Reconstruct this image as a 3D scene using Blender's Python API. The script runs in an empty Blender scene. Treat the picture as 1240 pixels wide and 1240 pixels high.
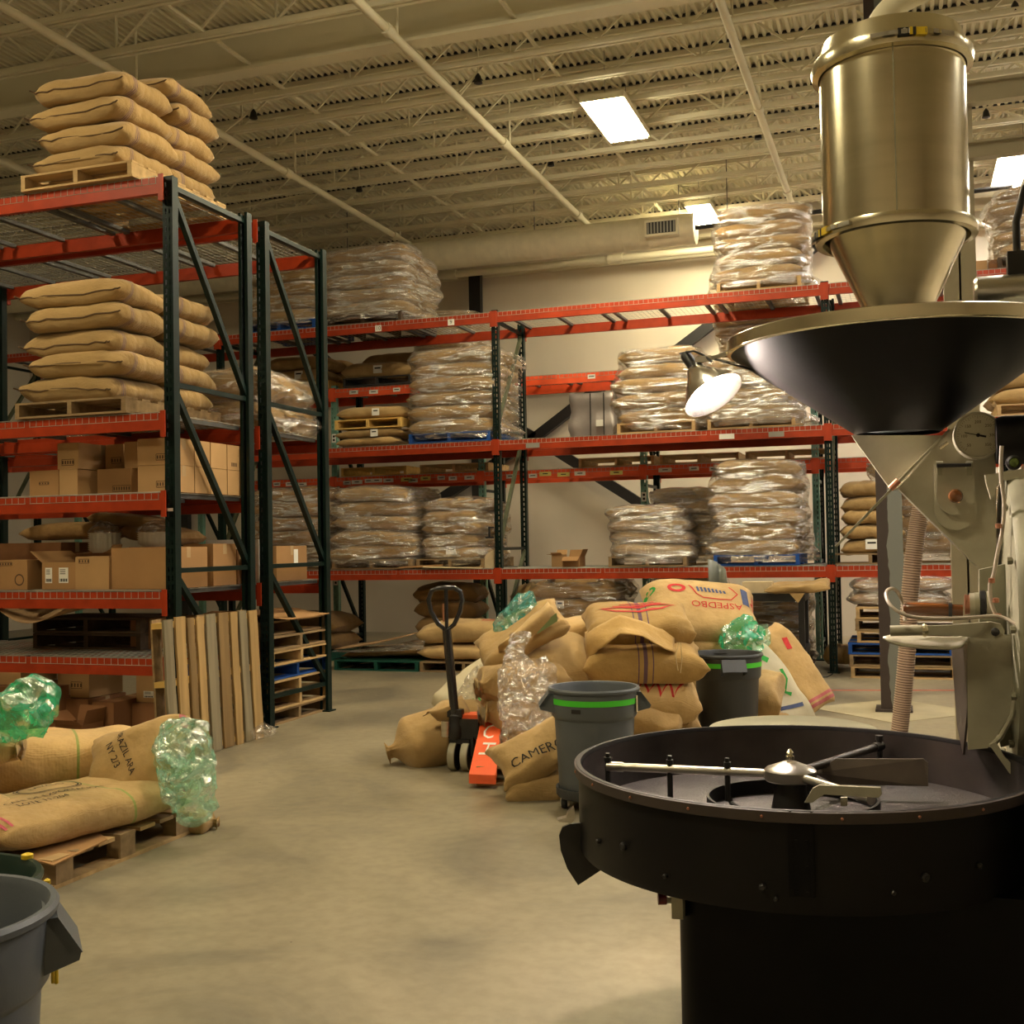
import bpy, bmesh, math, random
from mathutils import Vector, Matrix, Euler, noise
from mathutils.bvhtree import BVHTree
R = math.radians
PI = math.pi
C = bpy.context.scene.collection
S = bpy.context.scene

# ------------------------------------------------------------------ camera
FPX, CAM_H, YAW, PIT, ROL = 1396.6, 1.488, 0.3312, 0.0269, -0.017
_f = Vector((-math.sin(YAW)*math.cos(PIT), math.cos(YAW)*math.cos(PIT), math.sin(PIT)))
_r = Vector((math.cos(YAW), math.sin(YAW), 0)); _u = _r.cross(_f)
_R = _r*math.cos(ROL) + _u*math.sin(ROL); _U = -_r*math.sin(ROL) + _u*math.cos(ROL)
cam_d = bpy.data.cameras.new('camera'); cam = bpy.data.objects.new('camera', cam_d); C.objects.link(cam)
cam_d.sensor_width = 36; cam_d.sensor_fit = 'HORIZONTAL'; cam_d.lens = 36*FPX/1240
cam_d.clip_start = 0.05; cam_d.clip_end = 100
mw = Matrix((_R, _U, -_f)).transposed().to_4x4(); mw.translation = (0, 0, CAM_H)
cam.matrix_world = mw
S.camera = cam

def at(x, y, X=None, Y=None, Z=None, d=None):
    """world point of the site survey: where the sight line through photo pixel (x, y) meets a plane"""
    v = _f + _R*((x-620)/FPX) - _U*((y-620)/FPX)
    if X is not None: t = X/v.x
    elif Y is not None: t = Y/v.y
    elif Z is not None: t = (Z-CAM_H)/v.z
    else: t = d
    return Vector((0, 0, CAM_H)) + v*t

# ------------------------------------------------------------------ world, exposure
W = bpy.data.worlds.new('room_air'); S.world = W; W.use_nodes = True
W.node_tree.nodes['Background'].inputs[0].default_value = (1.0, 0.86, 0.62, 1)
W.node_tree.nodes['Background'].inputs[1].default_value = 0.02
S.view_settings.view_transform = 'Standard'; S.view_settings.look = 'None'
S.view_settings.gamma = 1; S.view_settings.use_curve_mapping = False
S.view_settings.exposure = 1.63
LAMP_COLOR = (1.0, 0.86, 0.555)
LAMP_COLOR_COOL = (1.0, 0.92, 0.80)
LAMP_POWER = 36.0
CLIP_POWER = 420.0
# ceiling fixtures: x, y (their height is LAMP_Z)
LAMP_Z = 6.02
FIXTURES = [(-2.88, 12.05, 'white high-bay light fixture glowing over the aisle, near centre of the ceiling'),
            (-2.66, 16.42, 'small white light fixture at the end of the round duct'),
            (1.42, 15.6, 'bright light fixture behind the steel cylinder at the right edge')]
FIXTURES_OFF = [(-2.9, 7.6), (1.4, 7.4), (3.4, 11.9), (-2.9, 1.0), (5.4, 7.4), (5.4, 15.6), (-7.2, 4.6)]  # unseen fixtures; the back right one is added to light the back wall

# ------------------------------------------------------------------ materials
def nd(nt, t, **kw):
    n = nt.nodes.new(t)
    for k, v in kw.items():
        if k.startswith('i_'): n.inputs[k[2:].replace('_', ' ')].default_value = v
        else: setattr(n, k, v)
    return n
def mat(name, col, rough=0.6, metal=0.0, var=0.12, scale=8.0, bump=0.0, bscale=60.0, coat=0.0, spec=0.5, alpha=None, emit=None, stretch=(1, 1, 1)):
    m = bpy.data.materials.new(name); m.use_nodes = True; nt = m.node_tree
    b = nt.nodes['Principled BSDF']
    b.inputs['Roughness'].default_value = rough; b.inputs['Metallic'].default_value = metal
    b.inputs['Coat Weight'].default_value = coat; b.inputs['Specular IOR Level'].default_value = spec
    c = (*col, 1)
    tc = nd(nt, 'ShaderNodeTexCoord'); mp = nd(nt, 'ShaderNodeMapping'); mp.inputs['Scale'].default_value = stretch
    nt.links.new(tc.outputs['Object'], mp.inputs[0])
    if var > 0:
        n = nd(nt, 'ShaderNodeTexNoise', i_Scale=scale, i_Detail=5.0)
        nt.links.new(mp.outputs[0], n.inputs['Vector'])
        r = nd(nt, 'ShaderNodeValToRGB')
        r.color_ramp.elements[0].position = 0.3; r.color_ramp.elements[1].position = 0.72
        r.color_ramp.elements[0].color = tuple(x*(1-var) for x in col)+(1,)
        r.color_ramp.elements[1].color = tuple(min(1, x*(1+var)) for x in col)+(1,)
        nt.links.new(n.outputs['Fac'], r.inputs[0]); nt.links.new(r.outputs[0], b.inputs['Base Color'])
    else: b.inputs['Base Color'].default_value = c
    if bump > 0:
        n2 = nd(nt, 'ShaderNodeTexNoise', i_Scale=bscale, i_Detail=4.0); nt.links.new(mp.outputs[0], n2.inputs['Vector'])
        bp = nd(nt, 'ShaderNodeBump', i_Strength=bump, i_Distance=0.01)
        nt.links.new(n2.outputs['Fac'], bp.inputs['Height']); nt.links.new(bp.outputs[0], b.inputs['Normal'])
    if emit:
        b.inputs['Emission Color'].default_value = (*emit[0], 1); b.inputs['Emission Strength'].default_value = emit[1]
    return m

def burlap(name, col, stripes=()):
    """woven jute; stripes: (centre x, half width, colour) printed round the bag in its own coordinates"""
    m = bpy.data.materials.new(name); m.use_nodes = True; nt = m.node_tree; b = nt.nodes['Principled BSDF']
    b.inputs['Roughness'].default_value = 0.92; b.inputs['Specular IOR Level'].default_value = 0.15
    b.inputs['Sheen Weight'].default_value = 0.15
    tc = nd(nt, 'ShaderNodeTexCoord')
    n = nd(nt, 'ShaderNodeTexNoise', i_Scale=4.0, i_Detail=6.0, i_Roughness=0.65); nt.links.new(tc.outputs['Object'], n.inputs['Vector'])
    r = nd(nt, 'ShaderNodeValToRGB'); e = r.color_ramp.elements
    e[0].position = 0.28; e[1].position = 0.75
    e[0].color = (col[0]*0.80, col[1]*0.78, col[2]*0.74, 1); e[1].color = (col[0]*1.15, col[1]*1.15, col[2]*1.15, 1)
    nt.links.new(n.outputs['Fac'], r.inputs[0])
    oi = nd(nt, 'ShaderNodeObjectInfo')
    mr = nd(nt, 'ShaderNodeMapRange'); mr.inputs['To Min'].default_value = 0.86; mr.inputs['To Max'].default_value = 1.10
    nt.links.new(oi.outputs['Random'], mr.inputs['Value'])
    hv = nd(nt, 'ShaderNodeHueSaturation'); nt.links.new(r.outputs[0], hv.inputs['Color']); nt.links.new(mr.outputs[0], hv.inputs['Value'])
    last = hv.outputs[0]
    sx = nd(nt, 'ShaderNodeSeparateXYZ'); nt.links.new(tc.outputs['Object'], sx.inputs[0])
    for cx, hw, sc in stripes:
        c1 = nd(nt, 'ShaderNodeMath', operation='COMPARE'); c1.inputs[1].default_value = cx; c1.inputs[2].default_value = hw
        nt.links.new(sx.outputs['X'], c1.inputs[0])
        f = nd(nt, 'ShaderNodeMath', operation='MULTIPLY'); f.inputs[1].default_value = 0.85; nt.links.new(c1.outputs[0], f.inputs[0])
        mx = nd(nt, 'ShaderNodeMix', data_type='RGBA'); nt.links.new(f.outputs[0], mx.inputs[0]); nt.links.new(last, mx.inputs[6])
        mx.inputs[7].default_value = (*sc, 1); last = mx.outputs[2]
    nt.links.new(last, b.inputs['Base Color'])
    w1 = nd(nt, 'ShaderNodeTexWave', i_Scale=60.0, i_Distortion=1.5); w1.bands_direction = 'X'
    w2 = nd(nt, 'ShaderNodeTexWave', i_Scale=60.0, i_Distortion=1.5); w2.bands_direction = 'Y'
    ad = nd(nt, 'ShaderNodeMath', operation='ADD')
    for w, k in ((w1, 0), (w2, 1)):
        nt.links.new(tc.outputs['Object'], w.inputs['Vector']); nt.links.new(w.outputs['Fac'], ad.inputs[k])
    n3 = nd(nt, 'ShaderNodeTexNoise', i_Scale=9.0, i_Detail=3.0); nt.links.new(tc.outputs['Object'], n3.inputs['Vector'])
    b1 = nd(nt, 'ShaderNodeBump', i_Strength=0.25, i_Distance=0.004); nt.links.new(ad.outputs[0], b1.inputs['Height'])
    b2 = nd(nt, 'ShaderNodeBump', i_Strength=0.55, i_Distance=0.03); nt.links.new(n3.outputs['Fac'], b2.inputs['Height']); nt.links.new(b1.outputs[0], b2.inputs['Normal'])
    nt.links.new(b2.outputs[0], b.inputs['Normal'])
    return m

def film(name, tint, opac, gloss, white, stretch=(2, 2, 14), bump=0.9, scale=3.0, crackle=0.0, rough=0.10):
    """thin clear plastic: mostly transparent; creases catch the light, patches of haze where layers overlap"""
    m = bpy.data.materials.new(name); m.use_nodes = True; nt = m.node_tree; nt.nodes.remove(nt.nodes['Principled BSDF'])
    out = nt.nodes['Material Output']; lk = nt.links.new
    tc = nd(nt, 'ShaderNodeTexCoord'); mp = nd(nt, 'ShaderNodeMapping'); mp.inputs['Scale'].default_value = stretch; mp.inputs['Rotation'].default_value = (0.16, 0.12, 0.0)
    lk(tc.outputs['Object'], mp.inputs[0])
    n = nd(nt, 'ShaderNodeTexNoise', i_Scale=scale, i_Detail=6.0, i_Roughness=0.62, i_Distortion=1.2); lk(mp.outputs[0], n.inputs['Vector'])
    hgt = n.outputs['Fac']
    if crackle:
        vo = nd(nt, 'ShaderNodeTexVoronoi', i_Scale=crackle); vo.feature = 'F1'; lk(mp.outputs[0], vo.inputs['Vector'])
        ad = nd(nt, 'ShaderNodeMath', operation='ADD'); lk(hgt, ad.inputs[0]); lk(vo.outputs['Distance'], ad.inputs[1]); hgt = ad.outputs[0]
    bp = nd(nt, 'ShaderNodeBump', i_Strength=bump, i_Distance=0.10 if not crackle else 0.05); lk(hgt, bp.inputs['Height'])
    tr = nd(nt, 'ShaderNodeBsdfTransparent'); tr.inputs[0].default_value = (*tint, 1)
    gl = nd(nt, 'ShaderNodeBsdfGlossy', i_Roughness=rough); gl.inputs[0].default_value = (1, 1, 1, 1); lk(bp.outputs[0], gl.inputs['Normal'])
    df = nd(nt, 'ShaderNodeBsdfDiffuse'); df.inputs[0].default_value = (*white, 1); lk(bp.outputs[0], df.inputs['Normal'])
    tl = nd(nt, 'ShaderNodeBsdfTranslucent'); tl.inputs[0].default_value = (*white, 1)
    m0 = nd(nt, 'ShaderNodeMixShader'); m0.inputs[0].default_value = 0.5; lk(df.outputs[0], m0.inputs[1]); lk(tl.outputs[0], m0.inputs[2])
    n2 = nd(nt, 'ShaderNodeTexNoise', i_Scale=scale*.8, i_Detail=4.0, i_Distortion=2.0); lk(mp.outputs[0], n2.inputs['Vector'])
    hz = nd(nt, 'ShaderNodeMapRange'); hz.inputs['From Min'].default_value = .45; hz.inputs['From Max'].default_value = .72; hz.inputs['To Min'].default_value = opac*.5; hz.inputs['To Max'].default_value = min(.9, opac*3.2); lk(n2.outputs['Fac'], hz.inputs['Value'])
    m1 = nd(nt, 'ShaderNodeMixShader'); lk(hz.outputs[0], m1.inputs[0]); lk(tr.outputs[0], m1.inputs[1]); lk(m0.outputs[0], m1.inputs[2])
    n4 = nd(nt, 'ShaderNodeTexNoise', i_Scale=scale*1.7, i_Detail=5.0, i_Distortion=1.0); lk(mp.outputs[0], n4.inputs['Vector'])
    mr = nd(nt, 'ShaderNodeMapRange'); mr.inputs['From Min'].default_value = .48; mr.inputs['From Max'].default_value = .60; mr.inputs['To Min'].default_value = gloss; mr.inputs['To Max'].default_value = min(1, gloss+0.75 if not crackle else gloss+.5); lk(n4.outputs['Fac'], mr.inputs['Value'])
    m2 = nd(nt, 'ShaderNodeMixShader'); lk(mr.outputs[0], m2.inputs[0]); lk(m1.outputs[0], m2.inputs[1]); lk(gl.outputs[0], m2.inputs[2])
    lk(m2.outputs[0], out.inputs['Surface'])
    return m

def wood(name, col, var=0.35, grain=(.7, 9, 9)):
    return mat(name, col, 0.8, var=var*.8, scale=1.6, bump=0.12, bscale=12, stretch=grain, spec=0.2)

BUR = (0.39, 0.255, 0.108)
PURPLE = (0.09, 0.05, 0.12)
M = dict(
    post=mat('dark_green_enamel', (0.0035, 0.012, 0.0095), 0.40, var=0.2, spec=0.2),
    oldgreen=mat('worn_olive_green_enamel', (0.09, 0.10, 0.055), 0.55, var=0.25),
    teal=mat('pale_green_enamel', (0.17, 0.36, 0.28), 0.5, var=0.2),
    beam=mat('orange_red_enamel', (0.34, 0.036, 0.008), 0.42, var=0.15, spec=0.3),
    beam2=mat('bright_orange_enamel', (0.78, 0.09, 0.02), 0.42, var=0.1),
    wire=mat('galvanised_wire', (0.40, 0.38, 0.33), 0.45, 0.2, var=0.1),
    channel=mat('galvanised_channel', (0.10, 0.10, 0.095), 0.5, 0.3, var=0.2),
    paintwhite=mat('cream_ceiling_paint', (0.78, 0.735, 0.56), 0.6, var=0.05, scale=2),
    deck=mat('cream_deck_paint', (0.74, 0.70, 0.53), 0.6, var=0.05, scale=2),
    wall=mat('beige_wall_paint', (0.70, 0.63, 0.51), 0.75, var=0.07, scale=0.8),
    duct=mat('cream_duct_paint', (0.74, 0.68, 0.50), 0.5, var=0.06),
    dark=mat('black_paint', (0.012, 0.011, 0.011), 0.45, var=0.2),
    blackgloss=mat('black_gloss_enamel', (0.014, 0.013, 0.016), 0.2, var=0.15, coat=0.4),
    hopper=mat('satin_black_enamel', (0.004, 0.0037, 0.004), 0.48, var=0.15, spec=0.14),
    tray=mat('dark_brown_iron', (0.0065, 0.0055, 0.0058), 0.48, 0.0, var=0.3, scale=5, spec=0.22),
    trayin=mat('worn_iron_sheet', (0.042, 0.034, 0.031), 0.42, 0.35, var=0.4, scale=6),
    perforated=mat('perforated_iron_floor', (0.032, 0.027, 0.024), 0.5, 0.2, var=0.3, bump=0.4, bscale=160),
    brass=mat('aged_steel_gold', (0.74, 0.67, 0.47), 0.20, 0.95, var=0.10, scale=2.5, stretch=(1, 1, 6)),
    steel=mat('brushed_steel', (0.60, 0.57, 0.50), 0.28, 0.95, var=0.1, stretch=(1, 1, 8)),
    castgrey=mat('beige_machine_enamel', (0.36, 0.335, 0.24), 0.42, 0.1, var=0.22, scale=5, bump=0.08, bscale=25),
    castgrey2=mat('greenish_machine_enamel', (0.27, 0.26, 0.175), 0.45, 0.15, var=0.2, scale=5),
    dial=mat('cream_dial_face', (0.52, 0.49, 0.36), 0.5, var=0.06),
    amber=mat('varnished_brown_wood', (0.14, 0.048, 0.012), 0.25, var=0.35, coat=0.6, stretch=(1, 8, 8)),
    copper=mat('copper_fitting', (0.45, 0.20, 0.12), 0.35, 0.8, var=0.2),
    cable=mat('pale_cable_sheath', (0.42, 0.36, 0.28), 0.5, var=0.1),
    blackrub=mat('black_rubber', (0.012, 0.012, 0.013), 0.65, var=0.1),
    colbrown=mat('brown_steel_column', (0.045, 0.032, 0.026), 0.6, var=0.2),
    colgrey=mat('grey_column_paint', (0.17, 0.175, 0.155), 0.6, var=0.12),
    hose=mat('tan_ribbed_hose', (0.42, 0.30, 0.20), 0.45, var=0.08),
    hosedark=mat('hose_groove_brown', (0.16, 0.10, 0.06), 0.6, var=0.1),
    posttube=mat('beige_tube_frame_paint', (0.43, 0.38, 0.27), 0.5, var=0.05),
    can=mat('slate_grey_plastic', (0.088, 0.100, 0.114), 0.5, var=0.06, bump=0.05, bscale=200),
    can_dark=mat('charcoal_plastic', (0.040, 0.043, 0.048), 0.45, var=0.06),
    can_green=mat('dark_green_plastic', (0.012, 0.030, 0.022), 0.35, var=0.06),
    tape=mat('fluorescent_green_tape', (0.07, 0.62, 0.03), 0.5, var=0.03),
    yellow=mat('yellow_plastic', (0.75, 0.52, 0.02), 0.5, var=0.05),
    paddle=mat('worn_brown_paddle_steel', (0.16, 0.13, 0.11), 0.5, 0.2, var=0.25),
    lining=mat('olive_green_lining', (0.20, 0.25, 0.09), 0.8, var=0.2),
    orange=mat('orange_jack_paint', (0.90, 0.13, 0.035), 0.4, var=0.06),
    white=mat('white_paper', (0.78, 0.76, 0.70), 0.7, var=0.03),
    cream=mat('cream_paper', (0.62, 0.50, 0.31), 0.8, var=0.1),
    yellowlabel=mat('yellow_label_paper', (0.75, 0.66, 0.20), 0.7, var=0.05),
    ink=mat('black_ink', (0.02, 0.017, 0.015), 0.9, var=0),
    redink=mat('red_ink', (0.50, 0.03, 0.03), 0.9, var=0.15, scale=40),
    greenink=mat('green_ink', (0.03, 0.30, 0.05), 0.9, var=0.15, scale=40),
    blueink=mat('navy_ink', (0.06, 0.08, 0.17), 0.9, var=0.2, scale=40),
    pinkink=mat('pink_stripe_ink', (0.52, 0.10, 0.14), 0.9, var=0.15, scale=30),
    card=mat('brown_cardboard', (0.36, 0.20, 0.085), 0.85, var=0.10, scale=3, spec=0.2),
    card2=mat('tan_cardboard', (0.44, 0.265, 0.12), 0.85, var=0.10, scale=3, spec=0.2),
    card3=mat('old_red_brown_cardboard', (0.25, 0.115, 0.05), 0.85, var=0.12, scale=3, spec=0.2),
    packtape=mat('clear_packing_tape', (0.48, 0.33, 0.18), 0.2, var=0.1),
    print_=mat('brown_box_print', (0.085, 0.045, 0.022), 0.9, var=0.1),
    wood=wood('pallet_pine', (0.45, 0.30, 0.14)),
    woodnew=wood('fresh_yellow_pallet_pine', (0.62, 0.40, 0.12), 0.2),
    woodold=wood('weathered_pallet_wood', (0.26, 0.175, 0.09), 0.4),
    upwood=wood('upright_pallet_pine', (0.37, 0.24, 0.10), 0.35, (9, 9, .7)),
    upold=wood('upright_weathered_wood', (0.22, 0.14, 0.06), 0.4, (9, 9, .7)),
    upgrey=wood('upright_grey_board', (0.23, 0.19, 0.12), 0.4, (9, 9, .7)),
    woodgrey=wood('grey_weathered_board', (0.24, 0.20, 0.13), 0.45),
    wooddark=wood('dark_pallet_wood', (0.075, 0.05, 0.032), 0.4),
    blue=wood('blue_painted_pallet_wood', (0.018, 0.075, 0.30), 0.3),
    greenwood=wood('green_painted_pallet_wood', (0.012, 0.075, 0.052), 0.3),
    blackpl=mat('black_plastic_pallet', (0.03, 0.03, 0.034), 0.4, var=0.1),
    seam=mat('dark_seam_thread', (0.10, 0.055, 0.024), 0.95, var=0.2),
    twine=mat('jute_twine', (0.55, 0.40, 0.20), 0.95, var=0.2),
    dline=mat('red_floor_paint', (0.42, 0.06, 0.035), 0.6, var=0.15),
    slab=mat('pale_patched_concrete', (0.40, 0.345, 0.215), 0.5, var=0.12, scale=4),
    filterp=mat('white_pleated_paper', (0.88, 0.84, 0.73), 0.8, var=0.05),
    grille=mat('grey_grille_metal', (0.30, 0.29, 0.26), 0.5, 0.3, var=0.05),
    alu=mat('spun_aluminium', (0.82, 0.78, 0.74), 0.2, 1.0, var=0.03),
    slip=mat('translucent_grey_slip_sheet', (0.22, 0.23, 0.20), 0.3, var=0.1),
    polysack=mat('pale_woven_plastic_sack', (0.50, 0.44, 0.30), 0.6, var=0.15, scale=5, bump=0.3, bscale=12),
    silver=mat('silver_foil_wrap', (0.42, 0.38, 0.37), 0.3, 0.55, var=0.12, scale=4, bump=0.8, bscale=7),
    brownkraft=mat('kraft_brown_paper', (0.30, 0.18, 0.085), 0.8, var=0.12),
)
M['bulb'] = mat('lit_bulb', (1, 1, 1), 0.5, var=0, emit=((1.0, 0.83, 0.72), CLIP_POWER))
M['lampcool'] = mat('lit_lamp_lens_cool', (1, 1, 1), 0.5, var=0, emit=(LAMP_COLOR_COOL, LAMP_POWER))
M['lamp'] = mat('lit_lamp_lens', (1, 1, 1), 0.5, var=0, emit=(LAMP_COLOR, LAMP_POWER))
M['bur'] = burlap('burlap', BUR)
M['burdark'] = burlap('dark_burlap', (0.33, 0.195, 0.075))
M['burpale'] = burlap('pale_burlap', (0.52, 0.35, 0.155))
M['burstripe'] = burlap('burlap_with_purple_stripes', BUR, [(0.27, 0.004, PURPLE), (0.295, 0.006, PURPLE), (0.32, 0.004, PURPLE)])
M['burstripe_mid'] = burlap('burlap_with_central_purple_stripes', (0.47, 0.30, 0.11), [(-0.045, 0.004, PURPLE), (0.0, 0.013, PURPLE), (0.05, 0.004, PURPLE)])
M['burgreen'] = burlap('burlap_with_green_line', (0.50, 0.33, 0.14), [(0.18, 0.007, (0.22, 0.30, 0.07))])
M['burpink'] = burlap('burlap_with_pink_stripes', (0.50, 0.33, 0.14), [(0.30, 0.012, (0.50, 0.10, 0.14)), (0.34, 0.012, (0.50, 0.10, 0.14))])
M['wrap'] = film('clear_stretch_wrap', (0.98, 0.96, 0.93), 0.09, 0.07, (0.84, 0.79, 0.72), (1.2, 1.2, 7), 1.0, 1.7, 0, .22)
M['wrapheavy'] = film('cloudy_stretch_wrap', (0.96, 0.94, 0.91), 0.16, 0.12, (0.84, 0.79, 0.72), (1.2, 1.2, 7), 1.0, 1.7, 0, .22)
M['clearbag'] = film('clear_crumpled_plastic', (0.97, 0.95, 0.92), 0.13, 0.05, (0.85, 0.79, 0.72), (1, 1, 1), 1.0, 9, 20, .16)
M['greenbag'] = film('pale_green_crumpled_plastic', (0.80, 0.95, 0.85), 0.20, 0.08, (0.58, 0.84, 0.70), (1, 1, 1), 0.8, 8, 16, .18)
M['emeraldbag'] = film('bright_green_crumpled_plastic', (0.50, 0.95, 0.72), 0.34, 0.06, (0.10, 0.72, 0.45), (1, 1, 1), 0.6, 7, 12, .22)
M['tealbag'] = film('teal_plastic', (0.35, 0.80, 0.74), 0.34, 0.12, (0.12, 0.55, 0.50), (1, 1, 1), 0.8, 6, 5, .15)

def concrete():
    m = bpy.data.materials.new('polished_concrete'); m.use_nodes = True; nt = m.node_tree; b = nt.nodes['Principled BSDF']
    tc = nd(nt, 'ShaderNodeTexCoord')
    n1 = nd(nt, 'ShaderNodeTexNoise', i_Scale=0.75, i_Detail=9.0, i_Roughness=0.66, i_Distortion=0.9); nt.links.new(tc.outputs['Object'], n1.inputs['Vector'])
    n2 = nd(nt, 'ShaderNodeTexNoise', i_Scale=14.0, i_Detail=6.0); nt.links.new(tc.outputs['Object'], n2.inputs['Vector'])
    v = nd(nt, 'ShaderNodeTexVoronoi', i_Scale=5.0); nt.links.new(tc.outputs['Object'], v.inputs['Vector'])
    r = nd(nt, 'ShaderNodeValToRGB'); e = r.color_ramp.elements
    e[0].position = 0.36; e[0].color = (0.165, 0.145, 0.106, 1); e[1].position = 0.70; e[1].color = (0.34, 0.290, 0.192, 1)
    k = r.color_ramp.elements.new(0.5); k.color = (0.262, 0.224, 0.149, 1)
    nt.links.new(n1.outputs['Fac'], r.inputs[0])
    mx = nd(nt, 'ShaderNodeMix', data_type='RGBA', blend_type='MULTIPLY'); mx.inputs[0].default_value = 0.35
    nt.links.new(r.outputs[0], mx.inputs[6])
    r2 = nd(nt, 'ShaderNodeValToRGB'); r2.color_ramp.elements[0].position = 0.35; r2.color_ramp.elements[0].color = (0.6, 0.58, 0.55, 1); r2.color_ramp.elements[1].position = 0.6
    nt.links.new(n2.outputs['Fac'], r2.inputs[0]); nt.links.new(r2.outputs[0], mx.inputs[7])
    # small dark specks of spilt beans and dirt
    sp = nd(nt, 'ShaderNodeMath', operation='LESS_THAN'); sp.inputs[1].default_value = 0.035; nt.links.new(v.outputs['Distance'], sp.inputs[0])
    n3 = nd(nt, 'ShaderNodeTexNoise', i_Scale=1.7); nt.links.new(tc.outputs['Object'], n3.inputs['Vector'])
    g = nd(nt, 'ShaderNodeMath', operation='GREATER_THAN'); g.inputs[1].default_value = 0.56; nt.links.new(n3.outputs['Fac'], g.inputs[0])
    ml = nd(nt, 'ShaderNodeMath', operation='MULTIPLY'); nt.links.new(sp.outputs[0], ml.inputs[0]); nt.links.new(g.outputs[0], ml.inputs[1])
    mx2 = nd(nt, 'ShaderNodeMix', data_type='RGBA'); nt.links.new(ml.outputs[0], mx2.inputs[0]); nt.links.new(mx.outputs[2], mx2.inputs[6]); mx2.inputs[7].default_value = (0.10, 0.07, 0.04, 1)
    nt.links.new(mx2.outputs[2], b.inputs['Base Color'])
    rr = nd(nt, 'ShaderNodeMapRange'); rr.inputs['To Min'].default_value = 0.25; rr.inputs['To Max'].default_value = 0.55
    nt.links.new(n1.outputs['Fac'], rr.inputs['Value']); nt.links.new(rr.outputs[0], b.inputs['Roughness'])
    b.inputs['Specular IOR Level'].default_value = 0.4
    return m
M['floor'] = concrete()

# ------------------------------------------------------------------ helpers
def obj(name, bm, m, parent=None, loc=None, smooth=False, kind=None):
    """link a bmesh (or a ready mesh) as one object"""
    if isinstance(bm, bmesh.types.BMesh):
        me = bpy.data.meshes.new(name); bmesh.ops.recalc_face_normals(bm, faces=bm.faces); bm.to_mesh(me); bm.free()
        if smooth:
            for p in me.polygons: p.use_smooth = True
            if smooth == 'auto': me.set_sharp_from_angle(angle=R(40))
        for mm in (m if isinstance(m, (list, tuple)) else [m]): me.materials.append(M[mm] if isinstance(mm, str) else mm)
    else: me = bm
    o = bpy.data.objects.new(name, me); C.objects.link(o)
    if parent is not None: o.parent = parent
    if loc is not None: o.location = loc
    if kind: o['kind'] = kind
    return o
def tag(o, label, cat, group=None):
    o['label'] = label; o['category'] = cat
    if group: o['group'] = group
    return o
def thing(name, label, cat, loc=(0, 0, 0), rot=(0, 0, 0), group=None):
    o = bpy.data.objects.new(name, None); C.objects.link(o); o.empty_display_size = 0.1
    o.location = loc; o.rotation_euler = rot
    return tag(o, label, cat, group)
def structure(o):
    o['kind'] = 'structure'; return o
def box(bm, c, s, rot=None, taper=None, mi=0):
    """axis box, centre c, full size s"""
    vs = []
    for dx in (-.5, .5):
        for dy in (-.5, .5):
            for dz in (-.5, .5):
                v = Vector((dx*s[0], dy*s[1], dz*s[2]))
                if rot is not None: v = rot @ v
                vs.append(bm.verts.new(Vector(c)+v))
    for f in ((0, 1, 3, 2), (4, 6, 7, 5), (0, 4, 5, 1), (2, 3, 7, 6), (0, 2, 6, 4), (1, 5, 7, 3)):
        fc = bm.faces.new([vs[i] for i in f]); fc.material_index = mi
    return vs
def bar(bm, a, b, w, h=None, up=(0, 0, 1)):
    """square bar from a to b"""
    a, b = Vector(a), Vector(b); d = (b-a); L = d.length; d.normalize()
    up = Vector(up)
    if abs(d.dot(up)) > 0.98: up = Vector((1, 0, 0))
    s = d.cross(up).normalized(); t = s.cross(d)
    box(bm, (a+b)/2, (w, L, h or w), Matrix((s, d, t)).transposed())
def tube(bm, pts, r, n=8, cap=True, closed=False):
    """round tube along points; r a number or a list"""
    pts = [Vector(p) for p in pts]; m = len(pts); rings = []
    up = Vector((0, 0, 1)); prev = None
    for i, p in enumerate(pts):
        if closed: d = (pts[(i+1) % m]-pts[i-1]).normalized()
        else: d = (pts[min(i+1, m-1)]-pts[max(i-1, 0)]).normalized()
        if prev is None:
            s = d.cross(up if abs(d.z) < 0.95 else Vector((1, 0, 0))).normalized()
        else:
            s = (prev - d*prev.dot(d)).normalized()
        prev = s; t = d.cross(s); rr = r[i] if isinstance(r, (list, tuple)) else r
        rings.append([bm.verts.new(p+(s*math.cos(2*PI*k/n)+t*math.sin(2*PI*k/n))*rr) for k in range(n)])
    for i in range(m if closed else m-1):
        a, b = rings[i], rings[(i+1) % m]
        for k in range(n): bm.faces.new((a[k], a[(k+1) % n], b[(k+1) % n], b[k]))
    if cap and not closed: bm.faces.new(rings[0][::-1]); bm.faces.new(rings[-1])
def lathe(bm, prof, n=32, axis='Z', c=(0, 0, 0), cap0=False, cap1=False):
    """prof: (radius, height) pairs"""
    rings = []
    for r, h in prof:
        ring = []
        for k in range(n):
            a = 2*PI*k/n; x, y = r*math.cos(a), r*math.sin(a)
            v = (x, y, h) if axis == 'Z' else ((h, x, y) if axis == 'X' else (x, h, y))
            ring.append(bm.verts.new(Vector(c)+Vector(v)))
        rings.append(ring)
    for a, b in zip(rings, rings[1:]):
        for k in range(n): bm.faces.new((a[k], a[(k+1) % n], b[(k+1) % n], b[k]))
    if cap0: bm.faces.new(rings[0])
    if cap1: bm.faces.new(rings[-1])
def prism(bm, pts, off):
    """closed polygon extruded by vector off"""
    a = [bm.verts.new(Vector(p)) for p in pts]; b = [bm.verts.new(Vector(p)+Vector(off)) for p in pts]
    bm.faces.new(a); bm.faces.new(b[::-1]); n = len(a)
    for i in range(n): bm.faces.new((a[i], b[i], b[(i+1) % n], a[(i+1) % n]))
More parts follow.
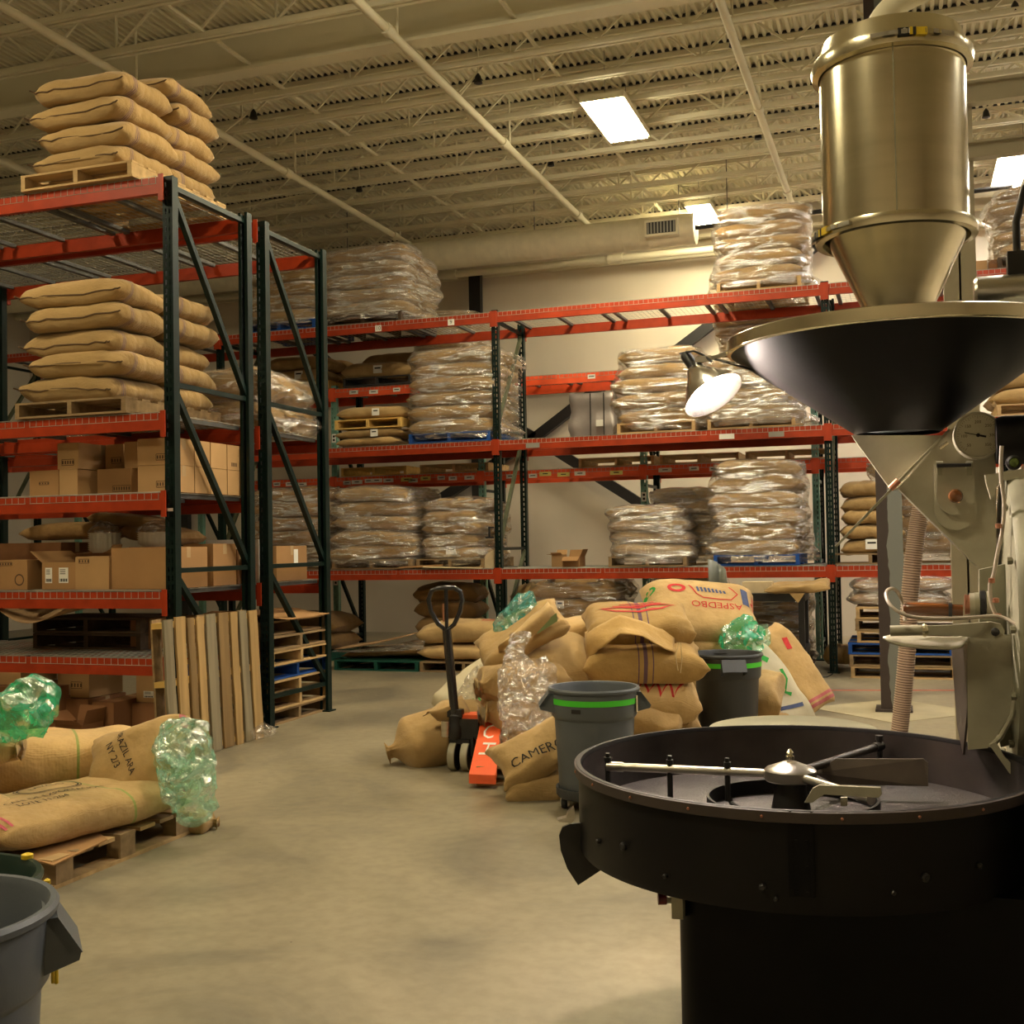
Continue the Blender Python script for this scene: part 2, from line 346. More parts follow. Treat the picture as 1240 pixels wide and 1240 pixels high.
def bevel(bm, w, seg=2, ang=30):
    ed = [e for e in bm.edges if len(e.link_faces) == 2 and e.calc_face_angle(0) > R(ang)]
    bmesh.ops.bevel(bm, geom=ed, offset=w, segments=seg, affect='EDGES', profile=0.5)
def B(): return bmesh.new()
ORD = ['bottom', 'second', 'third', 'fourth', 'fifth', 'sixth', 'seventh']
def ordinal(i, n): return 'topmost' if i == n-1 and n > 1 else ORD[i]
_fc = {}
def text_polys(s, size):
    """flat filled letters as (verts, faces), centred, from Blender's built-in font"""
    cu = bpy.data.curves.new('lettering', 'FONT'); cu.body = s; cu.size = size; cu.align_x = 'CENTER'; cu.align_y = 'CENTER'; cu.resolution_u = 2
    o = bpy.data.objects.new('lettering', cu); C.objects.link(o)
    bpy.context.view_layer.update(); dg = bpy.context.evaluated_depsgraph_get()
    me = o.evaluated_get(dg).to_mesh()
    vs = [v.co.copy() for v in me.vertices]; fs = [tuple(p.vertices) for p in me.polygons]
    o.evaluated_get(dg).to_mesh_clear(); bpy.data.objects.remove(o); bpy.data.curves.remove(cu)
    return vs, fs
def stroke_polys(pts, w, closed=False):
    """flat ribbon along 2d points"""
    pts = [Vector((p[0], p[1], 0)) for p in pts]; vs = []; fs = []; n = len(pts)
    for i in range(n):
        a, b = (pts[i-1], pts[(i+1) % n]) if closed else (pts[max(i-1, 0)], pts[min(i+1, n-1)])
        d = (b-a).normalized(); s = Vector((-d.y, d.x, 0))*w/2
        vs += [pts[i]-s, pts[i]+s]
    for i in range(n if closed else n-1):
        j = (i+1) % n; fs.append((2*i, 2*j, 2*j+1, 2*i+1))
    return vs, fs
def print_on(host, polys, m, frame, name='printing', off=0.004, cell=0.03):
    """lay flat lettering on a sack: frame is a local 4x4 whose -Z looks at the surface; verts are dropped on it"""
    bm = B()
    for vs, fs in polys:
        vv = [bm.verts.new(v) for v in vs]
        for f in fs:
            try: bm.faces.new([vv[i] for i in f])
            except ValueError: pass
    bmesh.ops.triangulate(bm, faces=bm.faces[:])
    for _ in range(3):
        ed = [e for e in bm.edges if e.calc_length() > cell]
        if not ed: break
        bmesh.ops.subdivide_edges(bm, edges=ed, cuts=1); bmesh.ops.triangulate(bm, faces=[f for f in bm.faces if len(f.verts) > 3])
    me = host.data
    bvh = BVHTree.FromPolygons([v.co for v in me.vertices], [tuple(p.vertices) for p in me.polygons])
    d = (frame.to_3x3() @ Vector((0, 0, -1))).normalized(); kill = []
    for v in bm.verts:
        p = frame @ v.co; h = bvh.ray_cast(p, d, 3.0)
        if h[0] is None: kill.append(v)
        else: v.co = h[0] - d*off
    bmesh.ops.delete(bm, geom=kill, context='VERTS')
    return obj(name, bm, m, host)

# ------------------------------------------------------------------ room shell
X0, X1, YF, YB, ZC = -16.0, 9.0, -5.0, 18.0, 6.60
bm = B(); box(bm, ((X0+X1)/2, (YF+YB)/2, -0.1), (X1-X0, YB-YF, 0.2)); FLOOR = structure(obj('floor', bm, 'floor'))
bm = B(); box(bm, ((X0+X1)/2, YB+0.1, ZC/2), (X1-X0+.4, 0.2, ZC+.6)); WALLB = structure(obj('wall_back', bm, 'wall'))
for nm, c, s in (('wall_left', (X0-.1, 6.5, ZC/2), (.2, YB-YF, ZC+.6)), ('wall_right', (X1+.1, 6.5, ZC/2), (.2, YB-YF, ZC+.6)), ('wall_front', ((X0+X1)/2, YF-.1, ZC/2), (X1-X0+.4, .2, ZC+.6))):
    bm = B(); box(bm, c, s); structure(obj(nm, bm, 'wall'))
# corrugated roof deck
bm = B(); p = 0.08; x = X0; prof = []
while x < X1:
    prof += [(x, 0), (x+.03, 0), (x+.042, .034), (x+.068, .034)]; x += p
prof.append((X1, 0))
va = [bm.verts.new((a, YF, ZC+b)) for a, b in prof]; vb = [bm.verts.new((a, YB, ZC+b)) for a, b in prof]
for i in range(len(prof)-1): bm.faces.new((va[i], vb[i], vb[i+1], va[i+1]))
CEIL = structure(obj('ceiling', bm, 'deck'))
bm = B(); box(bm, ((X0+X1)/2, (YF+YB)/2, ZC+.2), (X1-X0, YB-YF, .1)); obj('roof_board', bm, 'deck', CEIL)
# open-web joists
JB = 6.15
bm = B(); L = X1-X0
for z, w, h in ((JB+.025, .105, .05), (ZC-.03, .12, .05)):
    for s in (-1, 1): box(bm, (L/2, s*w*.3, z), (L, w*.36, h))
jm = obj('roof_joist', bm, 'paintwhite', CEIL); jmesh = jm.data
bm = B(); n = int(L/.86)
for i in range(n):
    a = i*.86; z0, z1 = JB+.05, ZC-.05
    bar(bm, (a, 0, z1), (a+.43, 0, z0), .021); bar(bm, (a+.43, 0, z0), (a+.86, 0, z1), .021)
    if i % 2 == 0: bar(bm, (a+.43, 0, z0), (a+.43, 0, z1), .02)
wm = obj('web_bars', bm, 'paintwhite', jm); wmesh = wm.data
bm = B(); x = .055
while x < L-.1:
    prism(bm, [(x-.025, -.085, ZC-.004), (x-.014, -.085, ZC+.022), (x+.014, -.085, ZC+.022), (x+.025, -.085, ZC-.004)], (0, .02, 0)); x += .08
fm = obj('flute_shade', bm, 'dark', jm, kind='stuff'); fmesh = fm.data  # dark pieces stand in for the shade inside the deck flutes
jy = [7.5, 8.25, 9.0]+[10.43+.735*i for i in range(10)]+[17.72]
for i, y in enumerate(jy):
    if i == 0: j, w, f = jm, wm, fm
    else:
        j = obj('roof_joist', jmesh, None, CEIL); w = obj('web_bars', wmesh, None, j); f = obj('flute_shade', fmesh, None, j, kind='stuff')
    j.location = (X0, y, 0)
bm = B()
for z, w, h in ((JB+.01, .2, .03), (ZC-.02, .2, .03)): box(bm, ((X0+X1)/2, 9.78, z), (L, w, h))
box(bm, ((X0+X1)/2, 9.78, (JB+ZC)/2), (L, .02, ZC-JB)); obj('roof_girder', bm, 'paintwhite', CEIL)
for x in (-10.2, -6.0, -3.25, -.35, 2.6):
    bm = B(); bar(bm, (x, 7, JB+.07), (x, YB-.05, JB+.07), .03); obj('joist_bridging', bm, 'paintwhite', CEIL)
# ledger and cross pipe against the back wall
bm = B(); tube(bm, [(X0+.1, 17.55, 5.92), (X1-.1, 17.55, 5.92)], .055, 10)
for x in (-9.9, -7.05, -4.25, -1.4, 1.5): tube(bm, [(x-.12, 17.55, 5.92), (x+.12, 17.55, 5.92)], .075, 10)
tag(obj('sprinkler_main', bm, 'paintwhite', smooth='auto'), 'cream sprinkler main pipe running along the top of the back wall', 'pipe')
# sprinkler branch pipes with black pendants
where = {-9.9: 'far left branch, above the left pallet rack', -7.05: 'second branch from the left, passing the high sack stack', -4.25: 'branch over the aisle left of the lit fixture', -1.4: 'branch right of the lit fixture, passing beside the steel cylinder', 1.5: 'rightmost branch, right of the steel cylinder'}
pend = {-7.05: [(307, 138)], -4.25: [(579, 95), (667, 196)], -1.4: [(888, 50), (918, 163)], -9.9: [(435, 227)], 1.5: [(1194, 137), (1229, 8)]}
for x in where:
    t = thing('sprinkler_pipe', 'cream sprinkler pipe, '+where[x], 'pipe', (x, 7, 6.04))
    bm = B(); tube(bm, [(0, -8, 0), (0, 10.5, 0)], .042, 10); obj('pipe', bm, 'paintwhite', t, smooth='auto')
    for y in (2.2, 5.3, 8.4):
        bm = B(); tube(bm, [(0, y-.07, 0), (0, y+.07, 0)], .056, 10); obj('coupling', bm, 'paintwhite', t, smooth='auto')
        bm = B(); tube(bm, [(0, y+.2, 0), (0, y+.2, .62)], .014, 6); obj('hanger', bm, 'paintwhite', t)
    for q in pend[x]:
        P = at(*q, Z=6.22)-Vector((x, 7, 6.04))
        bm = B(); lathe(bm, [(.006, .055), (.03, .02), (.045, -.05), (.02, -.06)], 12, 'Z', P, True, True); hd = obj('sprinkler_head', bm, 'dark', t, smooth='auto')
        bm = B(); tube(bm, [P+Vector((0, 0, .05)), P+Vector((0, 0, .40))], .008, 6); tube(bm, [P+Vector((0, 0, .06)), (0, P.y, .02)], .012, 6); obj('drop_pipe', bm, 'paintwhite', hd)
# round duct
DY, DZ, DR = 15.75, 5.775, .215
dx1 = at(842, 258, Y=DY).x
t = thing('air_duct', 'large round cream air duct hanging under the ceiling near the back wall', 'duct', (0, DY, DZ))
bm = B(); pr = []; x = X0+.1
while x < dx1-.7:
    pr += [(DR, x), (DR, x+.10), (DR+.0015, x+.105), (DR+.0015, x+.112), (DR, x+.117)]; x += .12
pr += [(DR, dx1)]
lathe(bm, pr, 32, 'X', cap0=True, cap1=True); obj('duct_pipe', bm, 'duct', t, smooth='auto')
ga, gb = at(782, 256, Y=DY-.2), at(822, 256, Y=DY-.2)
bm = B(); box(bm, ((ga.x+gb.x)/2, -DR-.02, -.02), (gb.x-ga.x, .16, .22)); g = obj('vent_frame', bm, 'duct', t)
for i in range(9):
    bm = B(); x = ga.x+.05+(gb.x-ga.x-.1)*i/8; box(bm, (x, -DR-.104, -.02), (.018, .012, .15)); obj('vent_slat', bm, 'grille', g)
bm = B(); box(bm, ((ga.x+gb.x)/2, -DR-.098, -.02), (gb.x-ga.x-.06, .006, .16)); obj('vent_opening', bm, 'dark', g)
for x in (-11, -8, -5, -2.9):
    bm = B(); tube(bm, [(x, 0, DR), (x, 0, ZC-DZ)], .008, 6); obj('hanger_rod', bm, 'grille', t)
bm = B(); tube(bm, [(dx1+.05, DY-.3, 5.70), (1.3, DY-.6, 5.72)], .03, 8)
for x in (dx1+.5, .8): tube(bm, [(x, DY-.45, 5.71), (x, DY-.45, ZC-.03)], .006, 5)
tag(obj('conduit', bm, 'dark', smooth='auto'), 'black conduit running right from the end of the round duct behind the cylinder', 'pipe')
# light fixtures: housing, glowing lens, hanging wires
def fixture(x, y, label, group=None, lx=.42, ly=1.2, lens='lamp', z=LAMP_Z):
    t = thing('ceiling_light', label, 'ceiling light', (x, y, z), group=group)
    bm = B(); box(bm, (0, 0, .045), (lx+.05, ly+.05, .07)); bevel(bm, .01, 1); obj('housing', bm, 'paintwhite', t)
    bm = B(); box(bm, (0, 0, 0), (lx, ly, .022)); obj('lamp_lens', bm, lens, t)
    for s in (-1, 1):
        bm = B(); tube(bm, [(0, s*ly*.4, .07), (0, s*ly*.4, ZC-z)], .004, 5); obj('hanging_wire', bm, 'grille', t)
for i, (x, y, l) in enumerate(FIXTURES): fixture(x, y, l, lx=(.42, .30, .55)[i], ly=(1.2, 1.1, 1.3)[i], lens=('lamp', 'lamp', 'lampcool')[i], z=(LAMP_Z, 6.11, LAMP_Z)[i])
for x, y in FIXTURES_OFF: fixture(x, y, 'unseen white high-bay ceiling light, extra to the visible ones', 'ceiling lights outside the view', lens='lampcool' if x > 0 else 'lamp')
# black steel bracing bolted in front of the back wall
WY = YB-.18
def wb(a, b, w=.16):
    bm = B(); bar(bm, a, b, w, .12, (0, 1, 0)); obj('wall_brace', bm, 'dark', WALLB)
def wp(x, y): return at(x, y, Y=WY)
hz = wp(660, 468).z
wb((-15.5, WY, hz), (8.5, WY, hz), .14)
ap = wp(648, 530)
wb(ap, wp(735, 463)); wb(wp(735, 463), wp(735, 463)+(wp(735, 463)-ap)*.01)
wb(ap, wp(560, 480)); wb(ap, wp(800, 625)); wb(wp(455, 655), ap)
wb(wp(790, 447), wp(1000, 288)); wb(wp(290, 335), wp(440, 480))
for x in (-12.4, -6.9+.2, 2.5): wb((x, WY, 0), (x, WY, 6.0), .2)
bm = B(); box(bm, ((X0+X1)/2, YB-.02, 5.98), (L, .06, .12)); obj('wall_ledger', bm, 'paintwhite', WALLB)
# steel column with its own diamond of patched concrete
cx, cy = -.177+.02, 10.44
mcol = bpy.data.materials.new('half_painted_column'); mcol.use_nodes = True; nt = mcol.node_tree; b_ = nt.nodes['Principled BSDF']; b_.inputs['Roughness'].default_value = .6
tc = nd(nt, 'ShaderNodeTexCoord'); sx = nd(nt, 'ShaderNodeSeparateXYZ'); nt.links.new(tc.outputs['Object'], sx.inputs[0])
n_ = nd(nt, 'ShaderNodeTexNoise', i_Scale=3.0, i_Detail=3.0); nt.links.new(tc.outputs['Object'], n_.inputs['Vector'])
ma = nd(nt, 'ShaderNodeMath', operation='MULTIPLY_ADD'); ma.inputs[1].default_value = .10; ma.inputs[2].default_value = -.07; nt.links.new(n_.outputs['Fac'], ma.inputs[0])
gt = nd(nt, 'ShaderNodeMath', operation='GREATER_THAN'); nt.links.new(sx.outputs['X'], gt.inputs[0]); nt.links.new(ma.outputs[0], gt.inputs[1])
mx = nd(nt, 'ShaderNodeMix', data_type='RGBA'); nt.links.new(gt.outputs[0], mx.inputs[0]); mx.inputs[6].default_value = (.045, .03, .024, 1); mx.inputs[7].default_value = (.17, .175, .15, 1); nt.links.new(mx.outputs[2], b_.inputs['Base Color'])
t = thing('steel_column', 'brown steel building column with flaking grey paint behind the roaster', 'column', (cx, cy, 0))
bm = B(); box(bm, (0, -.1, 3.07), (.21, .014, 6.14)); box(bm, (0, .1, 3.07), (.21, .014, 6.14)); box(bm, (0, 0, 3.07), (.012, .19, 6.14)); obj('column_shaft', bm, mcol, t)
bm = B(); box(bm, (0, 0, .012), (.3, .32, .024)); obj('base_plate', bm, 'colbrown', t)
bm = B(); d = .72; prism(bm, [(cx-d, cy, .001), (cx, cy-d, .001), (cx+d, cy, .001), (cx, cy+d, .001)], (0, 0, .003)); obj('concrete_patch', bm, 'slab', FLOOR)
la, lb = at(985, 836, Z=0), at(1300, 836, Z=0)
bm = B(); bar(bm, la+Vector((0, 0, .001)), lb+Vector((0, 0, .001)), .05, .002); obj('painted_line', bm, 'dline', FLOOR)
# beige tube frame at the right
t = thing('tube_frame', 'beige steel frame with two posts and two cross beams right of the roaster', 'frame', (0, 6.5, 0))
for px in (1153, 1171.5):
    P = at(px, 340, Y=6.5); bm = B(); box(bm, (P.x, 0, 1.9), (.085, .085, 3.8)); bevel(bm, .008, 1); obj('frame_post', bm, 'posttube', t)
for py, h, zt in ((117, .10, 0), (186, .075, 0)):
    P = at(1200, py, Y=6.5); xl = at(1150, py, Y=6.5).x
    bm = B(); box(bm, (xl+1.6, -.06, P.z), (3.2, .07, h)); box(bm, (xl+1.6, -.06, P.z+h/2), (3.2, .12, .012)); obj('frame_beam', bm, 'posttube', t)

# ------------------------------------------------------------------ pallet racks
PW = .08
_post = {}
def post_mesh(h, m, holes=True):
    """roll-formed upright: slotted front face and two returns, front face towards -Y"""
    k = (round(h, 2), m)
    if k in _post: return _post[k]
    bm = B(); w, d = PW/2, .07; xs = [-w, -.022, -.010, .010, .022, w]; p = .0762*.85; z = 0
    def row(z0, z1, hole):
        for i in range(5):
            if hole and i in (1, 3): continue
            vs = [bm.verts.new((xs[i], 0, z0)), bm.verts.new((xs[i+1], 0, z0)), bm.verts.new((xs[i+1], 0, z1)), bm.verts.new((xs[i], 0, z1))]; bm.faces.new(vs)
    while z < h-p:
        row(z, z+p*.42, False); row(z+p*.42, z+p, True); z += p
    row(z, h, False)
    bmesh.ops.remove_doubles(bm, verts=bm.verts[:], dist=1e-5)
    for s in (-1, 1): box(bm, (s*w, d/2, h/2), (.004, d, h)); box(bm, (s*(w-.012), d, h/2), (.024, .004, h))
    me = bpy.data.meshes.new('upright_post'); bm.to_mesh(me); bm.free(); me.materials.append(M[m]); _post[k] = me
    return me
_beam = {}
def beam_mesh(L, m):
    k = (round(L, 3), m)
    if k not in _beam:
        bm = B(); prism(bm, [(0, 0, 0), (0, -.022, 0), (0, -.022, -.042), (0, -.045, -.045), (0, -.045, -.12), (0, 0, -.12)][::1], (L, 0, 0))
        # step for the deck at the back, plain face at the front (towards -Y after flipping)
        for v in bm.verts: v.co.y = -.045 - v.co.y
        bmesh.ops.recalc_face_normals(bm, faces=bm.faces[:])
        me = bpy.data.meshes.new('load_beam'); bm.to_mesh(me); bm.free(); me.materials.append(M[m]); _beam[k] = me
    return _beam[k]
_con = {}
def con_mesh(m):
    if m not in _con:
        bm = B(); box(bm, (0, 0, -.075), (.04, .008, .19)); box(bm, (.02, .02, -.075), (.006, .045, .19))
        me = bpy.data.meshes.new('beam_connector'); bm.to_mesh(me); bm.free(); me.materials.append(M[m]); _con[m] = me
    return _con[m]
_deck = {}
def deck_mesh(w, d):
    """welded wire deck: wires both ways, front and back lips over the beams; and one channel below"""
    k = (round(w, 2), round(d, 2))
    if k not in _deck:
        bm = B(); n = int(w/.058); t = .0046
        def wire(a, b):
            a, b = Vector(a), Vector(b); dd = (b-a).normalized(); s = dd.cross(Vector((.3, .2, .93))).normalized()*t/2; q = dd.cross(s).normalized()*t/2
            r0 = [bm.verts.new(a+o) for o in (s, q, -s, -q)]; r1 = [bm.verts.new(b+o) for o in (s, q, -s, -q)]
            for i in range(4): bm.faces.new((r0[i], r0[(i+1) % 4], r1[(i+1) % 4], r1[i]))
        for i in range(n+1):
            x = .01+(w-.02)*i/n; wire((x, -.052, .004), (x, d+.052, .004)); wire((x, -.052, .004), (x, -.052, -.052))
        for i in range(int(d/.1)+1): y = d*i/int(d/.1); wire((0.005, y, .009), (w-.005, y, .009))
        wire((.005, -.052, -.05), (w-.005, -.052, -.05)); wire((.005, -.052, .004), (w-.005, -.052, .004))
        me = bpy.data.meshes.new('wire_deck'); bm.to_mesh(me); bm.free(); me.materials.append(M['wire'])
        bm = B(); prism(bm, [(-.022, 0, 0), (-.022, 0, -.03), (.022, 0, -.03), (.022, 0, 0)], (0, d, 0))
        ch = bpy.data.meshes.new('deck_channel'); bm.to_mesh(ch); bm.free(); ch.materials.append(M['channel'])
        _deck[k] = (me, ch)
    return _deck[k]
def upright(t, x, y0, D, h, m, mb, braces=True, first=True, front_m=None, flip=False):
    a = obj('upright_post', post_mesh(h, front_m or m), None, t, (x, y0, 0))
    b = obj('upright_post', post_mesh(h, m), None, t, (x, y0+D, 0)); b.rotation_euler.z = PI
    for y in (y0+.03, y0+D-.03):
        bm = B(); box(bm, (x, y, .006), (.13, .12, .012)); obj('foot_plate', bm, m, t)
    zs = mb
    for i, z in enumerate(zs):
        bm = B(); bar(bm, (x, y0+.05, z), (x, y0+D-.05, z), .036); obj('horizontal_brace', bm, m, t)
    for i in range(len(zs)-1):
        z0, z1 = zs[i]+.04, zs[i+1]-.04
        bm = B()
        ya, yb = (y0+.06, y0+D-.06) if flip else (y0+D-.06, y0+.06); bar(bm, (x, ya, z0), (x, yb, z1), .042); o = obj('diagonal_brace', bm, 'oldgreen' if flip else m, t)
def rack(label, xs, y0, D, h, levels, mpost, mbeam, zbr, decks=3, skip=(), labels=(), front_m=None, flip=False):
    t = thing('pallet_rack', label, 'rack', (xs[0], y0, 0)); t.location = (0, 0, 0)
    for x in xs: upright(t, x, y0, D, h, mpost, zbr, front_m=front_m, flip=flip)
    for i in range(len(xs)-1):
        a, b = xs[i]+PW/2, xs[i+1]-PW/2; L = b-a
        for li, z in enumerate(levels):
            if (i, li) in skip: continue
            for yy, flip in ((y0, False), (y0+D, True)):
                o = obj('load_beam', beam_mesh(L, mbeam), None, t)
                o.location = (b, yy, z) if flip else (a, yy, z)
                if flip: o.rotation_euler.z = PI
                for q in (0, 1):
                    c = obj('beam_connector', con_mesh(mbeam), None, o); c.location = (-.02 if q == 0 else L+.02, -.049, -.002)
                    if q: c.scale.x = -1
            n = decks; w = L/n
            me, ch = deck_mesh(w-.03, D-.012)
            for k in range(n):
                dk = obj('wire_deck', me, None, t, (a+w*k+.015, y0+.006, z+.003), kind='stuff')
                for q in (.05, .5, .95):
                    obj('deck_channel', ch, None, dk, ((w-.03)*q, 0, 0))
    return t
Y1, Y2, D1 = 7.04, 8.31, 1.067
LZ = [.70, 1.18, 1.89, 2.465, 4.176]
LX = [-8.66, -5.02]
rackL1 = rack('dark green and orange-red pallet rack at left, nearer of the two back to back', LX, Y1, D1, 4.19, LZ, 'post', 'beam', [.25, 1.33, 2.68, 4.12])
rackL2 = rack('dark green pallet rack at left, farther of the two back to back', LX, Y2, D1, 4.19, [1.18, 2.465, 4.176], 'post', 'beam', [.25, 1.33, 2.68, 4.12])
BX, YB1 = [-12.49, -8.6, -4.71, -.82, 3.07], 13.16
BZ = [1.173, 2.728, 4.289]
rackB = rack('long dark green and orange-red pallet rack across the back of the warehouse', BX, YB1, D1, 4.33, BZ, 'post', 'beam', [.2, 1.42, 2.9, 4.2], flip=True)
RX, YR = [-12.0, -9.8, -7.6, -5.4, -3.19, -1.06, 1.15, 3.35], 14.47
RZ = [2.44, 3.68]
rackR = rack('pale green and bright orange pallet rack behind the long back rack', RX, YR, .85, 3.74, RZ, 'post', 'beam2', [.2, 1.2, 2.2, 3.3], decks=2, front_m='teal')
def plate(name, P, s, m, parent, nrm_y=-1):
    bm = B(); box(bm, P, s); return obj(name, bm, m, parent)
# paper labels on the beams and post numbers
rng = random.Random(5)
lbx = [(470, 571, 'white'), (456, 575, 'white'), (492, 570, 'yellowlabel'), (500, 569, 'white'), (515, 568, 'yellowlabel'), (534, 567, 'white'), (548, 566, 'white'), (568, 564, 'white'), (420, 577, 'white'), (432, 576, 'white'), (446, 575, 'white'), (335, 583, 'white'), (350, 582, 'white'), (365, 581, 'white'), (645, 564, 'white'), (660, 563, 'yellowlabel'), (682, 561, 'yellowlabel'), (702, 562, 'white'), (746, 559, 'yellowlabel'), (805, 554, 'white'), (840, 553, 'white'), (864, 552, 'white'), (928, 549, 'white'), (960, 547, 'white'), (968, 546, 'white'), (618, 566, 'white'), (428, 463, 'white'), (452, 460, 'white'), (480, 459, 'white'), (716, 443, 'white')]
for px, py, m in lbx:
    z = RZ[0]-.065 if py > 500 else RZ[1]-.065
    P = at(px, py, Y=YR-.05); o = plate('label_sticker', (P.x, YR-.0475, z+rng.uniform(-.012, .012)), (rng.uniform(.10, .17), .003, .055), m, rackR)
    plate('label_print', (P.x, YR-.0495, o.data.vertices[0].co.z+.03), (.07, .001, .012), 'ink', o)
for px, py, lv, txt in ((458, 396, 2, '10'), (546, 388, 2, '9'), (645, 541, 1, ''), (880, 529, 1, ''), (940, 526, 1, '')):
    P = at(px, py, Y=YB1-.05); s = .085 if txt else .17
    o = plate('label_sticker', (P.x, YB1-.0475, BZ[lv]-.075), (s, .003, .075 if txt else .06), 'white' if px not in (645, 940) else 'grille', rackB)
    if txt:
        bm = B(); vs, fs = text_polys(txt, .07); vv = [bm.verts.new((P.x+v.x, YB1-.0495, BZ[lv]-.075+v.y)) for v in vs]
        for f in fs: bm.faces.new([vv[i] for i in f])
        obj('label_print', bm, 'ink', o)
for x, zs in ((-7.6, (1.0, 3.0)), (-5.4, (2.0, 1.55)), (-3.19, (2.05,))):
    for z in zs:
        o = plate('post_label', (x, YR-.0015, z), (.062, .002, .12), 'white', rackR)
        plate('label_print', (x, YR-.003, z+.025), (.03, .001, .03), 'ink', o); plate('label_print', (x, YR-.003, z-.025), (.03, .001, .03), 'ink', o)
plate('post_label', (-5.02, Y1-.0015, 1.77), (.05, .002, .022), 'white', rackL1)

# ------------------------------------------------------------------ pallets
_pal = {}
def pallet_meshes(w, d, m):
    k = (round(w, 2), round(d, 2), m)
    if k not in _pal:
        def one(nm, s, mm):
            bm = B(); box(bm, (0, 0, 0), s); bevel(bm, .003, 1); me = bpy.data.meshes.new(nm); bm.to_mesh(me); bm.free(); me.materials.append(M[mm]); return me
        _pal[k] = (one('deck_board', (w, .095, .016), m), one('stringer', (.038, d, .088), m), one('lead_board', (w, .135, .016), m))
    return _pal[k]
def pallet(label, c, w=1.02, d=1.2, m='wood', rot=0, alt=None, group=None, nb=7):
    """two-way stringer pallet; c is the middle of its underside, open end towards -Y"""
    bd, st, ld = pallet_meshes(w, d, m)
    bd2 = pallet_meshes(w, d, alt)[0] if alt else bd
    t = thing('pallet', label, 'pallet', c, (0, 0, rot), group)
    for s in (-1, 0, 1): obj('stringer', st, None, t, (s*(w/2-.022), 0, .06))
    for i in range(nb):
        y = -d/2+.05+(d-.1)*i/(nb-1)
        obj('deck_board', (ld if i in (0, nb-1) else (bd2 if i % 3 == 1 else bd)), None, t, (0, y+(.02 if i == 0 else -.02 if i == nb-1 else 0), .112))
    for i in (0, 1, 2): obj('bottom_board', bd, None, t, (0, (-d/2+.05, 0, d/2-.05)[i], .008))
    return t
PH = .12

# ------------------------------------------------------------------ sacks
def sp(v, p): return math.copysign(abs(v)**p, v)
def sack_mesh(seed, L=1.0, Wd=.6, T=.2, nu=26, nv=26, neck=0, droop=0.0, wr=1.0, ear=.03, flat=.62, sag=0.0):
    """filled jute bag lying along X; neck=1: gathered and tied at +X"""
    bm = B(); rings = []; o = Vector((seed*3.17, seed*1.9, seed*.7))
    for i in range(nu+1):
        u = -1+2*i/nu; u = sp(u, .85); e = abs(u)
        wt = 1-.07*e**5; tt = max(.16, (1-e**7)**.5)
        if neck and u > .55:
            k = (u-.55)/.45; kk = min(1, k*1.25); q = 1-kk*kk*(3-2*kk)
            wt = .10+.9*wt*q+(.16 if k > .93 else 0); tt = max(.30+.7*q*tt, .2) if k < .93 else .5
        ring = []
        for j in range(nv):
            th = 2*PI*j/nv; c, s = math.cos(th), math.sin(th)
            y = Wd/2*wt*sp(c, flat); z = T/2*tt*sp(s, .66)
            x = L/2*u + math.copysign(ear*e**6*(abs(y)/(Wd/2))**2, u)
            P = Vector((x, y, z)); n = noise.noise_vector(P*4+o)
            P += n*.016*wr
            n2 = noise.noise_vector(P*10+o); P += n2*.007*wr
            f = math.sin(9*th+seed)*.010*e**4*wr + math.sin(5*th+2*seed+4*u)*.005*wr
            P += Vector((0, c*.4, s))*f
            if P.z < -.40*T: P.z = -.40*T+(P.z+.40*T)*.3
            P.z -= droop*e**3 + sag*u
            ring.append(bm.verts.new(P))
        rings.append(ring)
    for a, b in zip(rings, rings[1:]):
        for k in range(nv): bm.faces.new((a[k], a[(k+1) % nv], b[(k+1) % nv], b[k]))
    bm.faces.new(rings[0]); bm.faces.new(rings[-1])
    return bm
def seam_bm(me, nv=26, j=None):
    """thread line along the front side of a sack mesh"""
    bm = B(); j = nv*3//4-1 if j is None else j
    n = len(me.vertices)//nv
    pts = [me.vertices[i*nv+j].co + me.vertices[i*nv+j].normal*.002 for i in range(1, n-1)]
    tube(bm, pts, .0045, 5); return bm
_sv = {}
def variant(i, m):
    """eight shared sack meshes, one metre long, sixty wide, twenty thick"""
    k = (i, m)
    if k not in _sv:
        base = _sv.get(('b', i))
        if base is None:
            bm = sack_mesh(i+1, droop=(.0, .02, .01, .03, .0, .015, .025, .01)[i], ear=(.03, .05, .02, .04, .06, .03, .02, .05)[i])
            base = bpy.data.meshes.new('burlap_sack'); bmesh.ops.recalc_face_normals(bm, faces=bm.faces[:]); bm.to_mesh(base); bm.free()
            for p in base.polygons: p.use_smooth = True
            s = seam_bm(base); sm = bpy.data.meshes.new('seam'); s.to_mesh(sm); s.free(); sm.materials.append(M['seam'])
            _sv[('b', i)] = base; _sv[('s', i)] = sm
        me = base.copy(); me.materials.append(M[m]); _sv[k] = me
    return _sv[k], _sv[('s', i)]
def end_seam(i, nv=26):
    if ('e', i) not in _sv:
        me = _sv[('b', i)]; n = len(me.vertices); ring = [me.vertices[n-nv+j].co for j in range(nv)]
        bm = B(); pts = [(ring[j]+ring[-j % nv])/2+Vector((.006, 0, .004*math.sin(j*2))) for j in range(nv//2+1)]
        pts = [pts[0]+Vector((.025, .02, .0))]+pts+[pts[-1]+Vector((.03, -.02, .01))]
        tube(bm, pts, .006, 5); e = bpy.data.meshes.new('seam'); bm.to_mesh(e); bm.free(); e.materials.append(M['seam']); _sv[('e', i)] = e
    return _sv[('e', i)]
